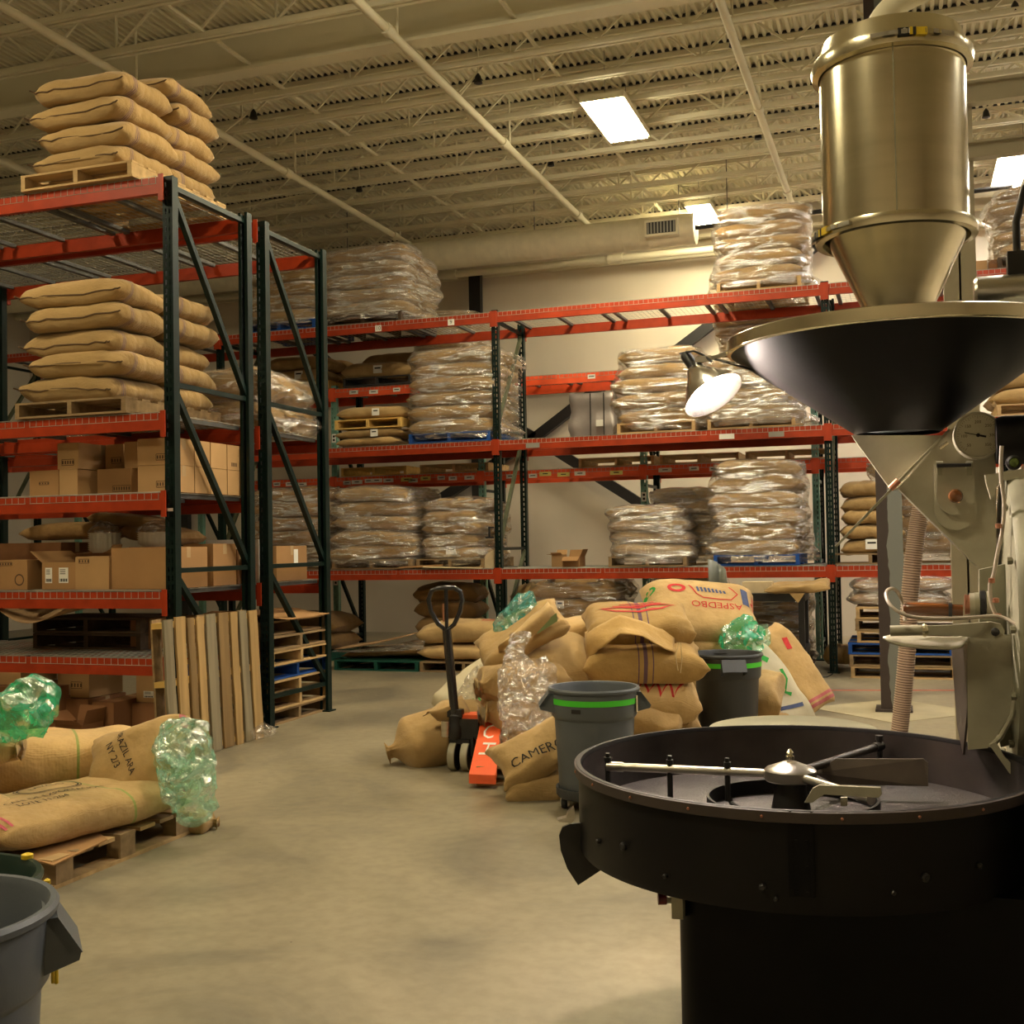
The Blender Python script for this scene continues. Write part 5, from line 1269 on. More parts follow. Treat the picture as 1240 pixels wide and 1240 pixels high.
for i, x in enumerate((-.012, .075)):
    bm = B(); lathe(bm, [(.03, -.026), (.088, -.026), (.092, 0), (.088, .026), (.03, .026)], 28, 'X', (x, -.02, .092), True, True); w_ = obj('steer_wheel', bm, 'blackrub', t, smooth='auto')
    bm = B(); lathe(bm, [(.088, -.024), (.0935, -.02), (.0935, .02), (.088, .024)], 28, 'X', (x, -.02, .092)); obj('tyre_tread', bm, 'castgrey', w_, smooth='auto')
bm = B(); box(bm, (.03, -.02, .19), (.14, .05, .03)); box(bm, (.12, -.02, .16), (.02, .07, .12)); obj('axle_fork', bm, 'dark', t)
fa, fb = jl(594, 864, 7.7), jl(585, 944, 7.05)
fa = Vector((.23, .05, .34)); tipw = inv @ A(584, 936, 7.0); tipw.z = .085
bm = B(); w = .085
prism(bm, [fa+Vector((-w*.8, 0, 0)), fa+Vector((w*.8, 0, 0)), tipw+Vector((w, 0, 0)), tipw+Vector((-w, 0, 0))], (0, 0, -.055)); obj('fork', bm, 'orange', t)
d_ = (tipw-fa)
for ch, f, sz in (('C', .28, .10), ('H', .57, .10)):
    vs, fs = text_polys(ch, sz*1.25); nrm = Vector((1, 0, 0)).cross(-d_).normalized(); yv = nrm.cross(Vector((1, 0, 0)))
    c0 = fa+d_*f+nrm*.003*(1 if nrm.z > 0 else -1); bm = B()
    vv = [bm.verts.new(c0+Vector((1, 0, 0))*((v.x) if ch != 'H' else v.y)*1.0 + yv*(1.9*(v.y if ch != 'H' else -v.x))) for v in vs]
    for f_ in fs: bm.faces.new([vv[i] for i in f_])
    obj('white_letter', bm, 'white', t)
bm = B(); box(bm, (.20, .06, .345), (.40, .14, .035)); box(bm, (.20, .11, .22), (.36, .03, .24)); bevel(bm, .006, 1); obj('fork_frame', bm, 'orange', t)

# ------------------------------------------------------------------ foreground left
c = A(-30, 1085, 2.72)
t = bin_('large grey bin cut by the left edge, nearest the camera', -2.155, 2.06, 0, r=.285, h=.675, m='can', tape=False, rot=YAW+.42)
t2 = bin_('dark green bin behind the nearest grey bin at the left edge', -2.585, 2.5, 0, r=.285, h=.585, m='can_green', tape=False, rot=YAW+1.9)
P = A(70, 1147, 2.78)
cl = thing('yellow_clip', 'yellow strap and clip hanging from the handle of the nearest bin', 'clip', P)
bm = B(); bmesh.ops.create_icosphere(bm, subdivisions=2, radius=.009, matrix=Matrix.Translation((.0, 0, .01))); obj('bead', bm, 'yellow', cl, smooth=True)
for k in (-1, 1):
    bm = B(); tube(bm, [(0, 0, 0), (.006*k-.006, -.005, -.03), (.005*k-.006, -.004, -.085)], .0045, 8); obj('strap', bm, 'yellow', cl, smooth='auto')
for x, y, lb in ((33, 1037, 'yellow plastic bag tie on the rim of the dark green bin'), (57, 1068, 'yellow plastic bead between the two left bins')):
    bm = B(); lathe(bm, [(.002, -.01), (.017, -.006), (.017, .006), (.002, .012)], 14); o = obj('bag_tie', bm, 'yellow', smooth='auto'); o.location = A(x, y, 3.40 if x < 40 else 2.98); tag(o, lb, 'tie')
    if x > 40: o.scale = (.5, .5, .8)
# pallet with printed sacks
pt = thing('pallet', 'weathered block pallet carrying printed sacks at lower left', 'pallet', (-3.585-.5, 4.67, 0))
for x in (-.46, 0, .46):
    for y in (-.44, 0, .44):
        bm = B(); box(bm, (x, y, .065), (.08, .11, .095)); bevel(bm, .006, 1); obj('block', bm, 'woodold', pt)
for x in (-.45, 0, .45): bm = B(); box(bm, (x, 0, .009), (.10, 1.02, .018)); obj('bottom_board', bm, 'wood', pt)
for i in range(7): bm = B(); box(bm, (0, -.46+.92*i/6, .122), (1.0, .115, .018)); obj('deck_board', bm, 'woodold' if i % 2 else 'wood', pt)
bm = B(); prism(bm, [(-3.78, 4.16, .135), (-3.56, 4.13, .115), (-3.57, 4.5, .135), (-3.7, 4.6, .135)], (0, 0, .006)); tag(obj('cardboard_sheet', bm, 'card'), 'torn cardboard sheet under the front of the printed sack', 'cardboard')
o = psack('printed sack with oval stamp and green line on the block pallet', (-4.03, 4.10, .235), (-3.82, 5.12, .225), .64, .19, 'burgreen', 120, wr=.9)
oval = stroke_polys([(.16*math.cos(a*PI/14), .10*math.sin(a*PI/14)) for a in range(28)], .008, True)
fr = Matrix.Translation((-.10, .04, .6)) @ Euler((0, 0, 0)).to_matrix().to_4x4()
def moved(p, dx, dy): return ([v+Vector((dx, dy, 0)) for v in p[0]], p[1])
print_on(o, [moved(oval, .1, .06), moved(stroke_polys([(.175*math.cos(a*PI/14), .115*math.sin(a*PI/14)) for a in range(28)], .005, True), .1, .06), moved(text_polys('LAVADO', .05), .1, .07), moved(text_polys('CAFE DE EXPORTACION', .05), .02, -.10), moved(text_polys('LOTE 11-204', .05), -.10, -.17), moved(text_polys('PRODUCT', .055), -.28, .02)], 'ink', fr, cell=.02)
print_on(o, [stroke_polys([(-.47, -.28), (-.47, .05)], .012), stroke_polys([(-.50, -.28), (-.50, .05)], .012)], 'pinkink', Matrix.Translation((0, 0, .6)))
o = psack('sack with green line lying behind the printed one at left', (-4.95, 4.75, .36), (-4.12, 5.55, .33), .62, .30, 'burgreen', 121)
print_on(o, [stroke_polys([(-.1+.14*math.cos(a*PI/14), .0+.09*math.sin(a*PI/14)) for a in range(28)], .008, True)], 'ink', Matrix.Translation((0, 0, .6)))
o = psack('plain sack at left edge lying beside the printed sack', (-4.75, 3.95, .30), (-3.95, 4.20, .26), .50, .26, 'burpale', 122)
psack('plain sack lowest at left edge, behind the dark green bin', (-4.6, 3.6, .24), (-3.82, 3.98, .22), .42, .2, 'burpale', 123)
pallet('blue pallet mostly hidden behind the dark green bin', (-4.25, 3.72, 0), .9, .8, 'blue')
# leaning sack with pale green liner
o = psack('half-full sack with pink stripes and lettering leaning by the block pallet', A(118, 942, 6.15), A(214, 914, 6.05), .42, .30, 'burpink', 130, up=(-FW*.8+UP*.5), wr=1.5, ear=.08)
fr = Matrix.Translation((.02, 0, .6)) @ Euler((0, 0, R(-68))).to_matrix().to_4x4()
print_on(o, [moved(text_polys('BRAZIL ARA', .055), -.02, .02), moved(text_polys('NY 2/3', .055), -.05, -.05)], 'ink', fr)
psack('sack base resting on the floor under the pink striped one', A(135, 968, 6.2), A(215, 962, 6.2), .40, .26, 'bur', 131)
psack('tied sack tail on the floor beneath the pale green bag', (-3.75, 5.22, .06), (-3.50, 5.30, .03), .22, .10, 'bur', 132, neck=1)
DG = 6.0
crumple('pale green crumpled plastic liner spilling from the leaning sack', [(A(204, 900, DG), .09, .06), (A(216, 896, DG-.08), .14, .10), (A(222, 920, DG-.2), .15, .11), (A(228, 950, DG-.25), .145, .10), (A(236, 975, DG-.25), .11, .08), (A(238, 996, DG-.22), .05, .04)], 'greenbag', 21, nu=44, nv=56, amp=.04, open_end=False)
crumple('bright green twisted plastic bag rising at the left edge', [(A(-28, 893, 5.6), .03, .03), (A(4, 880, 5.6), .09, .06), (A(28, 862, 5.6), .15, .10), (A(44, 842, 5.65), .13, .09), (A(54, 826, 5.7), .07, .05)], 'emeraldbag', 23, nu=44, nv=52, amp=.03, open_end=False)
psack('sack mouth from which the bright green bag rises at the left edge', A(-40, 905, 5.75), A(22, 907, 5.7), .26, .16, 'bur', 134, wr=1.8, neck=1)

# ------------------------------------------------------------------ coffee roaster
RO = thing('coffee_roaster', 'large black coffee roaster with round cooling tray in the right foreground', 'roaster', (0, 0, 0))
TX, TY, TR, TZ = -.318, 3.42, .632, .85
def resample(pts, n):
    out = []; m = len(pts)-1
    for i in range(n+1):
        s = i/n*m; j = min(int(s), m-1); f = s-j; p0, p1, p2, p3 = pts[max(j-1, 0)], pts[j], pts[j+1], pts[min(j+2, m)]
        out.append(.5*((2*p1)+(p2-p0)*f+(2*p0-5*p1+4*p2-p3)*f*f+(3*p1-p0-3*p2+p3)*f**3))
    return out
# cooling tray
bm = B(); lathe(bm, [(TR-.07, .60), (TR-.004, .605), (TR, .62), (TR, TZ-.03), (TR+.006, TZ-.028), (TR+.010, TZ-.004), (TR+.006, TZ), (TR-.006, TZ), (TR-.010, TZ-.01), (TR-.012, .70)], 96, 'Z', (TX, TY, 0)); tray = obj('cooling_tray', bm, 'tray', RO, smooth='auto')
bm = B(); lathe(bm, [(TR-.0125, TZ-.012), (TR-.013, .70)], 96, 'Z', (TX, TY, 0)); obj('tray_lining', bm, 'trayin', tray, smooth='auto')
bm = B(); lathe(bm, [(.04, .702), (TR-.012, .702), (TR-.012, .69), (.04, .69)], 80, 'Z', (TX, TY, 0)); obj('tray_floor', bm, 'perforated', tray)
bm = B(); lathe(bm, [(.235, .703), (.235, .745), (.243, .745), (.243, .703)], 60, 'Z', (TX-.02, TY, 0)); obj('inner_ring', bm, 'tray', tray, smooth='auto')
bm = B(); lathe(bm, [(TR+.007, TZ-.03), (TR+.012, TZ-.028), (TR+.012, TZ-.003), (TR+.007, TZ-.001)], 96, 'Z', (TX, TY, 0)); obj('rim_band', bm, 'colbrown', tray, smooth='auto')
for i in range(22):
    a = 2*PI*i/22+.1; bm = B(); bmesh.ops.create_icosphere(bm, subdivisions=1, radius=.0045, matrix=Matrix.Translation((TX+(TR+.012)*math.cos(a), TY+(TR+.012)*math.sin(a), TZ-.016))); obj('rim_rivet', bm, 'copper', tray)
a0 = math.atan2(-TY, -TX)
def tw(px_, z, extra=.004):
    """point on the tray wall seen at column px_"""
    best = None
    for k in range(400):
        a = a0-1.6+3.2*k/399; P = Vector((TX+(TR+extra)*math.cos(a), TY+(TR+extra)*math.sin(a), z)); d = P-Vector((0, 0, CAM_H)); s = 620+FPX*d.dot(_R)/d.dot(_f)
        if best is None or abs(s-px_) < best[0]: best = (abs(s-px_), a, P)
    return best[1], best[2]
for px_, z, r in ((923, .665, .009), (940, .64, .006), (755, .70, .011), (724, .685, .007), (806, .655, .006), (1082, .66, .006), (1120, .69, .011), (1186, .70, .007)):
    a, P = tw(px_, z); bm = B(); lathe(bm, [(r, -.004), (r, .003), (r*.6, .006)], 10, 'X', (0, 0, 0), True, True)
    bmesh.ops.transform(bm, matrix=Matrix.Translation(P) @ Matrix.Rotation(a, 4, 'Z'), verts=bm.verts); obj('wall_bolt', bm, 'dark', tray)
a, P = tw(970, .75); bm = B(); box(bm, (0, 0, 0), (.004, .06, .20)); box(bm, (.003, -.024, 0), (.004, .006, .20)); box(bm, (.003, .024, 0), (.004, .006, .20))
for z in (-.09, -.03, .03, .09):
    for s in (-1, 1): box(bm, (.004, s*.012, z), (.005, .006, .006))
bmesh.ops.transform(bm, matrix=Matrix.Translation(P) @ Matrix.Rotation(a, 4, 'Z'), verts=bm.verts); obj('seam_plate', bm, 'hopper', tray)
# discharge flap and latch at the left of the tray
fd = 3.30
bm = B(); poly = [A(x, y, fd) for x, y in ((712, 996), (690, 998), (681, 1002), (677, 1012), (679, 1030), (687, 1052), (700, 1072), (735, 1049))]; prism(bm, poly, FW*.012); obj('discharge_flap', bm, 'dark', RO)
bm = B(); poly = [A(x, y, 3.26) for x, y in ((695, 978), (688, 984), (686, 990), (675, 993), (677, 995), (693, 997), (697, 990))]; prism(bm, poly, FW*.03); obj('flap_latch', bm, 'steel', RO)
# rake
hub = Vector((at(957, 935, Y=TY).x, TY, .0)); hx = hub.x
bm = B(); hz0 = at(957, 945, Y=TY).z
lathe(bm, [(.07, 0), (.074, .004), (.074, .03), (.068, .036), (.02, .054), (.002, .056)], 40, 'Z', (hx, TY, hz0), True); obj('rake_hub', bm, 'steel', RO, smooth='auto')
bm = B(); lathe(bm, [(.012, .06), (.012, .07), (.008, .072), (.011, .08), (.004, .09)], 14, 'Z', (hx, TY, hz0), False, True); obj('hub_nut', bm, 'brass', RO, smooth='auto')
bm = B(); lathe(bm, [(.058, .70), (.05, .74), (.042, hz0)], 24, 'Z', (hx, TY, 0)); obj('hub_shaft', bm, 'dark', RO, smooth='auto')
az = hz0+.017
ends = [(735, 928, 3.42), (1067, 903, 3.72), (1055, 968, 2.98)]
arms = []
for i, (x, y, d) in enumerate(ends):
    P = at(x, y, Z=az); c0 = Vector((hx, TY, az)); dv = (P-c0).normalized(); bm = B()
    tube(bm, [c0+dv*.06, c0+dv*.30, P-dv*.05] if i == 0 else [c0+dv*.06, P-dv*.03], .0125, 12); arm = obj('rake_arm', bm, 'steel' if i != 1 else 'trayin', RO, smooth='auto')
    bm = B(); tube(bm, [P-dv*.05, P], .015, 12); obj('arm_cap', bm, 'steel' if i != 1 else 'dark', arm, smooth='auto'); arms.append((c0, dv, P, arm))
c0, dv, P, arm = arms[0]
for f in (.10, .27, .995):
    q = c0+dv*((P-c0).length*f if f > .9 else f+.08); bm = B(); tube(bm, [q+UP*.028, q+UP*.016], .011, 10); tube(bm, [q+UP*.04, q+UP*.028], .007, 8); tube(bm, [q+UP*.02, q-UP*(.085)], .0085, 8); obj('tine_rod', bm, 'dark', arm, smooth='auto')
q = c0+dv*.18; bm = B(); pts = [q-UP*.07, q-UP*.09+dv*-.01, q-UP*.10-dv*.04-Vector((0, .03, 0))]; tube(bm, pts, .008, 8); obj('scraper_rod', bm, 'dark', arm)
c0, dv, P, arm = arms[1]
bm = B(); tube(bm, [P-dv*.012+UP*.03, P-dv*.012-UP*.10], .009, 8); tube(bm, [P-dv*.012+UP*.035, P-dv*.012+UP*.02], .013, 8); obj('tine_rod', bm, 'dark', arm, smooth='auto')
def pa(x, y, Yp): return at(x, y, Y=Yp)
bm = B(); prism(bm, [pa(1012, 919, 3.62), pa(1118, 919, 3.66), pa(1124, 924, 3.66), pa(1124, 952, 3.66), pa(1012, 950, 3.62), pa(985, 936, 3.6)], (0, .006, 0)); obj('paddle', bm, 'paddle', arm)
c0, dv, P, arm = arms[2]
bm = B(); prism(bm, [at(x, y, Y=3.05) for x, y in ((992, 951), (1066, 954), (1068, 962), (1064, 966), (998, 962), (984, 972), (974, 972), (984, 955))], (0, .014, 0)); bevel(bm, .003, 1); obj('paddle_bracket', bm, 'castgrey', arm)
bm = B(); prism(bm, [at(x, y, Y=3.08) for x, y in ((1018, 966), (1026, 966), (1026, 976), (1018, 976))], (0, .012, 0)); obj('paddle_stub', bm, 'castgrey', arm)
# pedestal and cabinet
bm = B(); px0 = at(827, 1120, d=3.15).x
def rounded(x0, x1, y0, y1, r, n=8):
    pts = []
    for cx_, cy_, a_ in ((x1-r, y1-r, 0), (x0+r, y1-r, 90), (x0+r, y0+r, 180), (x1-r, y0+r, 270)):
        for i in range(n+1): a = R(a_+90*i/n); pts.append((cx_+r*math.cos(a), cy_+r*math.sin(a)))
    return pts
pts = rounded(px0, px0+1.0, 3.02, 3.9, .10); prism(bm, [(x, y, 0) for x, y in pts], (0, 0, .615)); obj('pedestal', bm, 'hopper', RO, smooth='auto')
bm = B(); pts = rounded(.33, 1.6, 3.0, 4.4, .03, 3); prism(bm, [(x, y, 0) for x, y in pts], (0, 0, .90)); obj('base_cabinet', bm, 'hopper', RO, smooth='auto')
P = A(822, 1090, 3.05); bm = B(); box(bm, P, (.03, .05, .085)); tube(bm, [P, P-RT*.04], .008, 8); obj('switch_box', bm, 'castgrey', RO)
bm = B(); tube(bm, [P-RT*.033+UP*.004, P-RT*.055+UP*.004], .015, 12); obj('red_button', bm, mat('dark_red_knob', (.10, .008, .012), .4, var=0), RO, smooth='auto')
# drum
DXf, DYc, DZc, DRr = .305, 3.98, 1.22, .44
bm = B(); lathe(bm, [(.02, DXf-.035), (DRr*.8, DXf-.03), (DRr+.02, DXf-.02), (DRr+.035, DXf), (DRr+.035, DXf+.035), (DRr, DXf+.04), (DRr, 1.35), (.05, 1.36)], 72, 'X', (0, DYc, DZc)); obj('drum', bm, 'castgrey2', RO, smooth='auto')
bm = B(); lathe(bm, [(DRr+.001, DXf+.04), (DRr+.05, DXf+.042), (DRr+.055, DXf+.05), (DRr+.055, DXf+.13), (DRr+.001, DXf+.14)], 72, 'X', (0, DYc, DZc)); obj('drum_flange', bm, 'brass', RO, smooth='auto')
for i in range(14):
    a = 2*PI*i/14; bm = B(); lathe(bm, [(.012, -.012), (.012, 0), (.006, .004)], 6, 'X', (DXf-.03, DYc+(DRr+.005)*math.cos(a), DZc+(DRr+.005)*math.sin(a)), True, True); obj('flange_bolt', bm, 'castgrey2', RO)
# bean hopper
HX, HY = -.028, 4.10
zr = 2.155; HRr = .555
bm = B(); lathe(bm, [(.135, 1.835), (HRr-.005, zr-.03), (HRr-.008, zr-.02), (.13, 1.85)], 96, 'Z', (HX, HY, 0)); hop = obj('hopper_cone', bm, 'hopper', RO, smooth='auto')
bm = B(); lathe(bm, [(HRr-.012, zr-.032), (HRr, zr-.032), (HRr+.006, zr-.028), (HRr+.006, zr+.010), (HRr, zr+.014), (HRr-.012, zr+.014)], 96, 'Z', (HX, HY, 0)); obj('hopper_rim', bm, 'brass', hop, smooth='auto')
# loading cylinder above the hopper
CX = (at(989, 180, Y=4.08).x+at(1178, 180, Y=4.08).x)/2; CR = (at(1177, 180, Y=4.08).x-at(990, 180, Y=4.08).x)/2*.955
zt, zb_ = at(1080, 78, Y=4.08).z, at(1088, 285, Y=4.08).z
bm = B(); lathe(bm, [(CR, zb_+.005), (CR, zt-.01)], 96, 'Z', (CX, 4.08, 0)); ld = obj('loader_cylinder', bm, 'brass', RO, smooth='auto')
bm = B(); box(bm, (CX+.008, 4.08-CR-.0003, (zt+zb_)/2), (.004, .003, zt-zb_-.02)); obj('weld_seam', bm, 'castgrey2', ld)
bm = B(); lathe(bm, [(CR+.004, zt-.035), (CR+.024, zt-.03), (CR+.028, zt-.005), (CR+.024, zt+.012), (CR+.006, zt+.02), (CR-.01, zt+.075), (CR-.04, zt+.09), (.1, zt+.10), (.01, zt+.10)], 96, 'Z', (CX, 4.08, 0)); obj('loader_lid', bm, 'brass', ld, smooth='auto')
bm = B(); lathe(bm, [(CR+.002, zb_+.02), (CR+.024, zb_+.016), (CR+.028, zb_), (CR+.024, zb_-.018), (CR+.002, zb_-.02)], 96, 'Z', (CX, 4.08, 0)); obj('clamp_band', bm, 'brass', ld, smooth='auto')
cb = (at(1052, 362, Y=4.08).x, at(1142, 362, Y=4.08).x); cr = (cb[1]-cb[0])/2*.96
bm = B(); lathe(bm, [(CR-.012, zb_-.012), (cr, zb_-.25), (cr, zb_-.33)], 96, 'Z', (CX+.004, 4.08, 0)); obj('loader_cone', bm, 'brass', ld, smooth='auto')
def clampset(zc, a0_, nm):
    for k, (da, m_) in enumerate(((-.34, 'steel'), (-.20, 'steel'), (-.07, 'ink'), (.06, 'yellow'), (.24, 'brass'), (.38, 'steel'))):
        a = a0_+da; rr = CR+.032; bm = B(); box(bm, (0, 0, 0), (.010, .055 if m_ != 'steel' else .075, .024 if m_ in ('ink', 'yellow') else .014)); bmesh.ops.transform(bm, matrix=Matrix.Translation((CX+rr*math.cos(a), 4.08+rr*math.sin(a), zc)) @ Matrix.Rotation(a, 4, 'Z'), verts=bm.verts); b_ = obj('clamp_piece', bm, m_, ld)
        if m_ == 'ink':
            vs, fs = text_polys('21', .026); bm = B(); vv = [bm.verts.new((0.006, v.x, v.y)) for v in vs]
            for f in fs: bm.faces.new([vv[i] for i in f])
            bmesh.ops.transform(bm, matrix=Matrix.Translation((CX+rr*math.cos(a), 4.08+rr*math.sin(a), zc)) @ Matrix.Rotation(a, 4, 'Z'), verts=bm.verts); obj('clamp_number', bm, 'white', b_)
clampset(zt-.005, R(-75), 't'); clampset(zb_, R(-150), 'b')
bm = B(); lp = resample([Vector((CX-.05, 4.08, zt+.085)), Vector((CX-.04, 4.08, zt+.13)), Vector((CX+.0, 4.09, zt+.19)), Vector((CX+.09, 4.1, zt+.24)), Vector((CX+.25, 4.15, zt+.27)), Vector((CX+1.2, 4.4, zt+.3))], 40)
tube(bm, lp, .042, 18); obj('inlet_pipe', bm, 'duct', ld, smooth='auto')
# spout under the hopper and feed chute
YS = 4.02
bm = B(); prism(bm, [at(x, y, Y=YS) for x, y in ((1031, 527), (1140, 527), (1146, 533), (1088, 590), (1078, 592))], (0, .2, 0)); bevel(bm, .012, 3); obj('hopper_spout', bm, 'castgrey', RO, smooth='auto')
YC = 3.93
bm = B(); prism(bm, [at(x, y, Y=YC) for x, y in ((1088, 592), (1152, 520), (1168, 508), (1206, 508), (1206, 702), (1198, 700))], (0, .22, 0)); bevel(bm, .014, 3); ch = obj('feed_chute', bm, 'castgrey', RO, smooth='auto')
bm = B(); bar(bm, at(1012, 662, Y=YC-.02), at(1150, 520, Y=YC+.02), .008); obj('slide_gate_rod', bm, 'castgrey2', RO)
bm = B(); tube(bm, [at(1078, 592, Y=YC-.02), at(1088, 582, Y=YC-.02)], .011, 10); obj('rod_collar', bm, 'copper', RO)
bm = B(); tube(bm, [at(1138, 543, Y=YC-.02), at(1148, 536, Y=YC-.02)], .006, 8); obj('rod_fitting', bm, 'brass', RO)
def arch(cx_, top_y, w, bot_y, n=12):
    p = [(cx_-w, top_y), (cx_-w, bot_y-w)]
    for i in range(1, n): a = PI-PI*i/n; p.append((cx_+w*math.cos(a), bot_y-w+w*math.sin(a)))
    return p+[(cx_+w, bot_y-w), (cx_+w, top_y)]
bm = B(); prism(bm, [at(x, y, Y=YC-.001) for x, y in arch(1157, 562, 26, 642)], (0, -.018, 0)); bevel(bm, .005, 2); col = obj('inspection_collar', bm, 'castgrey', ch, smooth='auto')
bm = B(); prism(bm, [at(x, y, Y=YC-.020) for x, y in arch(1157, 562, 23, 624)], (0, -.014, 0)); bevel(bm, .003, 2); dr = obj('inspection_door', bm, 'castgrey', ch, smooth='auto')
P = at(1157, 601, Y=YC-.034); bm = B(); lathe(bm, [(.008, 0), (.008, -.012), (.018, -.016), (.022, -.026), (.018, -.036), (.004, -.042)], 20, 'Y', P, True, True); obj('door_knob', bm, 'amber', ch, smooth='auto')
bm = B(); tube(bm, [at(1134, 564, Y=YC-.045), at(1176, 563, Y=YC-.045)], .006, 8); obj('hinge_pin', bm, 'dark', ch)
for x in (1138, 1174): bm = B(); lathe(bm, [(.012, -.01), (.012, .01)], 14, 'X', at(x, 563, Y=YC-.035), True, True); box(bm, at(x, 570, Y=YC-.03), (.014, .02, .03)); obj('hinge_lug', bm, 'castgrey2', ch, smooth='auto')
# thermometer
GY = YC-.075; gc = at(1184.5, 527, Y=GY); gr = .0735
bm = B(); lathe(bm, [(gr*.9, .07), (gr, .06), (gr, .004), (gr*.97, -.006), (gr*.90, -.006), (gr*.88, .0)], 56, 'Y', gc, True); gg = obj('gauge_case', bm, 'castgrey', ch, smooth='auto')
bm = B(); lathe(bm, [(.0005, .001), (gr*.90, .001)], 48, 'Y', gc); obj('gauge_dial', bm, 'dial', gg)
bm = B()
for i in range(41):
    a = R(-50+280*i/40); l = .14 if i % 4 == 0 else .07
    d = Vector((math.cos(a), 0, math.sin(a))); bar(bm, gc+d*gr*(.84-l)+Vector((0, -.001, 0)), gc+d*gr*.84+Vector((0, -.001, 0)), .0008, .0006, (0, 1, 0))
obj('dial_ticks', bm, 'print_', gg)
for i, s in enumerate(('50', '100', '150', '200', '250', '300', '350')):
    a = R(228-276*i/6); vs, fs = text_polys(s, .013); bm = B(); c_ = gc+Vector((math.cos(a), 0, math.sin(a)))*gr*.56
    vv = [bm.verts.new((c_.x+v.x, gc.y-.001, c_.z+v.y)) for v in vs]
    for f in fs: bm.faces.new([vv[q] for q in f])
    obj('dial_numeral', bm, 'print_', gg)
na = R(166); d = Vector((math.cos(na), 0, math.sin(na))); bm = B(); bar(bm, gc-d*gr*.30+Vector((0, -.003, 0)), gc+d*gr*.55+Vector((0, -.003, 0)), .0022, .0015, (0, 1, 0)); bar(bm, gc-d*gr*.32+Vector((0, -.003, 0)), gc-d*gr*.08+Vector((0, -.003, 0)), .006, .0015, (0, 1, 0)); lathe(bm, [(.006, 0), (.006, -.004)], 12, 'Y', gc+Vector((0, -.001, 0)), False, True); obj('gauge_needle', bm, 'ink', gg)
# front plate fittings at the right edge
bm = B(); P = at(1225, 530, Y=3.75); lathe(bm, [(.07, 0), (.075, .02), (.075, .6)], 32, 'X', (at(1206, 530, Y=3.82).x, 3.85, P.z), True); obj('exhaust_pipe', bm, 'tray', RO, smooth='auto')
P = at(1228, 560, Y=3.7); bm = B(); lathe(bm, [(.022, .03), (.022, 0), (.015, -.004)], 20, 'Y', P, True, False); pl = obj('pilot_lamp', bm, 'dark', RO, smooth='auto')
bm = B(); lathe(bm, [(.001, -.006), (.012, -.003), (.014, 0)], 16, 'Y', P); obj('lamp_glass', bm, mat('green_glass', (.10, .14, .03), .15, var=0), pl, smooth='auto')
bm = B(); prism(bm, [at(x, y, Y=3.80) for x, y in ((1193, 575), (1222, 570), (1240, 568), (1240, 580), (1212, 582), (1206, 590), (1204, 602), (1200, 604), (1194, 584))], (0, .03, 0)); obj('door_bracket', bm, 'castgrey', RO)
# discharge chute and its cheeks
YD = 3.66
bm = B(); prism(bm, [at(x, y, Y=YD) for x, y in ((1171, 772), (1227, 768), (1229, 830), (1224, 862), (1208, 890), (1196, 906), (1172, 908))], (0, .012, 0)); obj('discharge_cheek', bm, 'castgrey', RO)
bm = B(); prism(bm, [at(1171, 780, Y=YD), at(1171, 860, Y=YD), at(1166, 914, Y=YD), at(1159, 880, Y=YD+.14), at(1152, 788, Y=YD+.22), at(1152, 780, Y=YD+.22)], (.006, .002, 0)); obj('discharge_lip', bm, 'trayin', RO)
bm = B(); pts = [at(x, y, Y=YD-.004) for x, y in ((1228, 690), (1230, 770), (1231, 830), (1226, 866), (1212, 892), (1200, 904))]; tube(bm, pts, .008, 8); obj('face_flange', bm, 'castgrey', RO, smooth='auto')
bm = B(); prism(bm, [at(x, y, Y=YD-.02) for x, y in ((1198, 902), (1206, 898), (1216, 916), (1236, 936), (1237, 948), (1222, 936))], (0, .04, 0)); obj('lower_bracket', bm, 'castgrey', RO)
bm = B(); prism(bm, [at(x, y, Y=3.80) for x, y in ((1186, 690), (1232, 680), (1234, 900), (1212, 905), (1186, 780))], (0, .05, 0)); obj('front_plate', bm, 'castgrey2', RO)
# lever with curved hand guard
YL = 3.62
bm = B(); pts = [at(1078, 764, Y=YL), at(1117, 763, Y=YL)]; tube(bm, pts, .016, 16); lv = obj('lever_grip', bm, 'castgrey', RO, smooth='auto')
bm = B(); tube(bm, [at(1117, 763, Y=YL), at(1120, 763, Y=YL), at(1124, 763, Y=YL)], [.018, .021, .015], 16); obj('grip_collar', bm, 'brass', lv, smooth='auto')
bm = B(); prism(bm, [at(x, y, Y=YL-.012) for x, y in ((1120, 758), (1150, 757), (1200, 753), (1212, 756), (1217, 764), (1214, 772), (1206, 775), (1160, 770), (1120, 769))], (0, .022, 0)); bevel(bm, .004, 2); obj('lever_arm', bm, 'castgrey', lv, smooth='auto')
bm = B(); lathe(bm, [(.012, 0), (.012, -.01), (.007, -.014)], 12, 'Y', at(1205, 765, Y=YL-.012), False, True); obj('pivot_bolt', bm, 'dark', lv, smooth='auto')
bm = B(); g = [(1069, 771), (1076, 776), (1092, 781), (1120, 784), (1150, 785), (1163, 783), (1172, 775)]; f_ = [at(x, y, Y=YL-.02) for x, y in g]; k_ = [at(x, y-8, Y=YL+.10) for x, y in ((1072, 778), (1080, 776), (1094, 777), (1120, 778), (1148, 779), (1160, 779), (1171, 776))]
va = [bm.verts.new(p) for p in f_]; vb = [bm.verts.new(p) for p in k_]
for i in range(len(va)-1): bm.faces.new((va[i], va[i+1], vb[i+1], vb[i]))
gd = obj('hand_guard', bm, 'castgrey', lv, smooth=True); so = gd.modifiers.new('thickness', 'SOLIDIFY'); so.thickness = .006
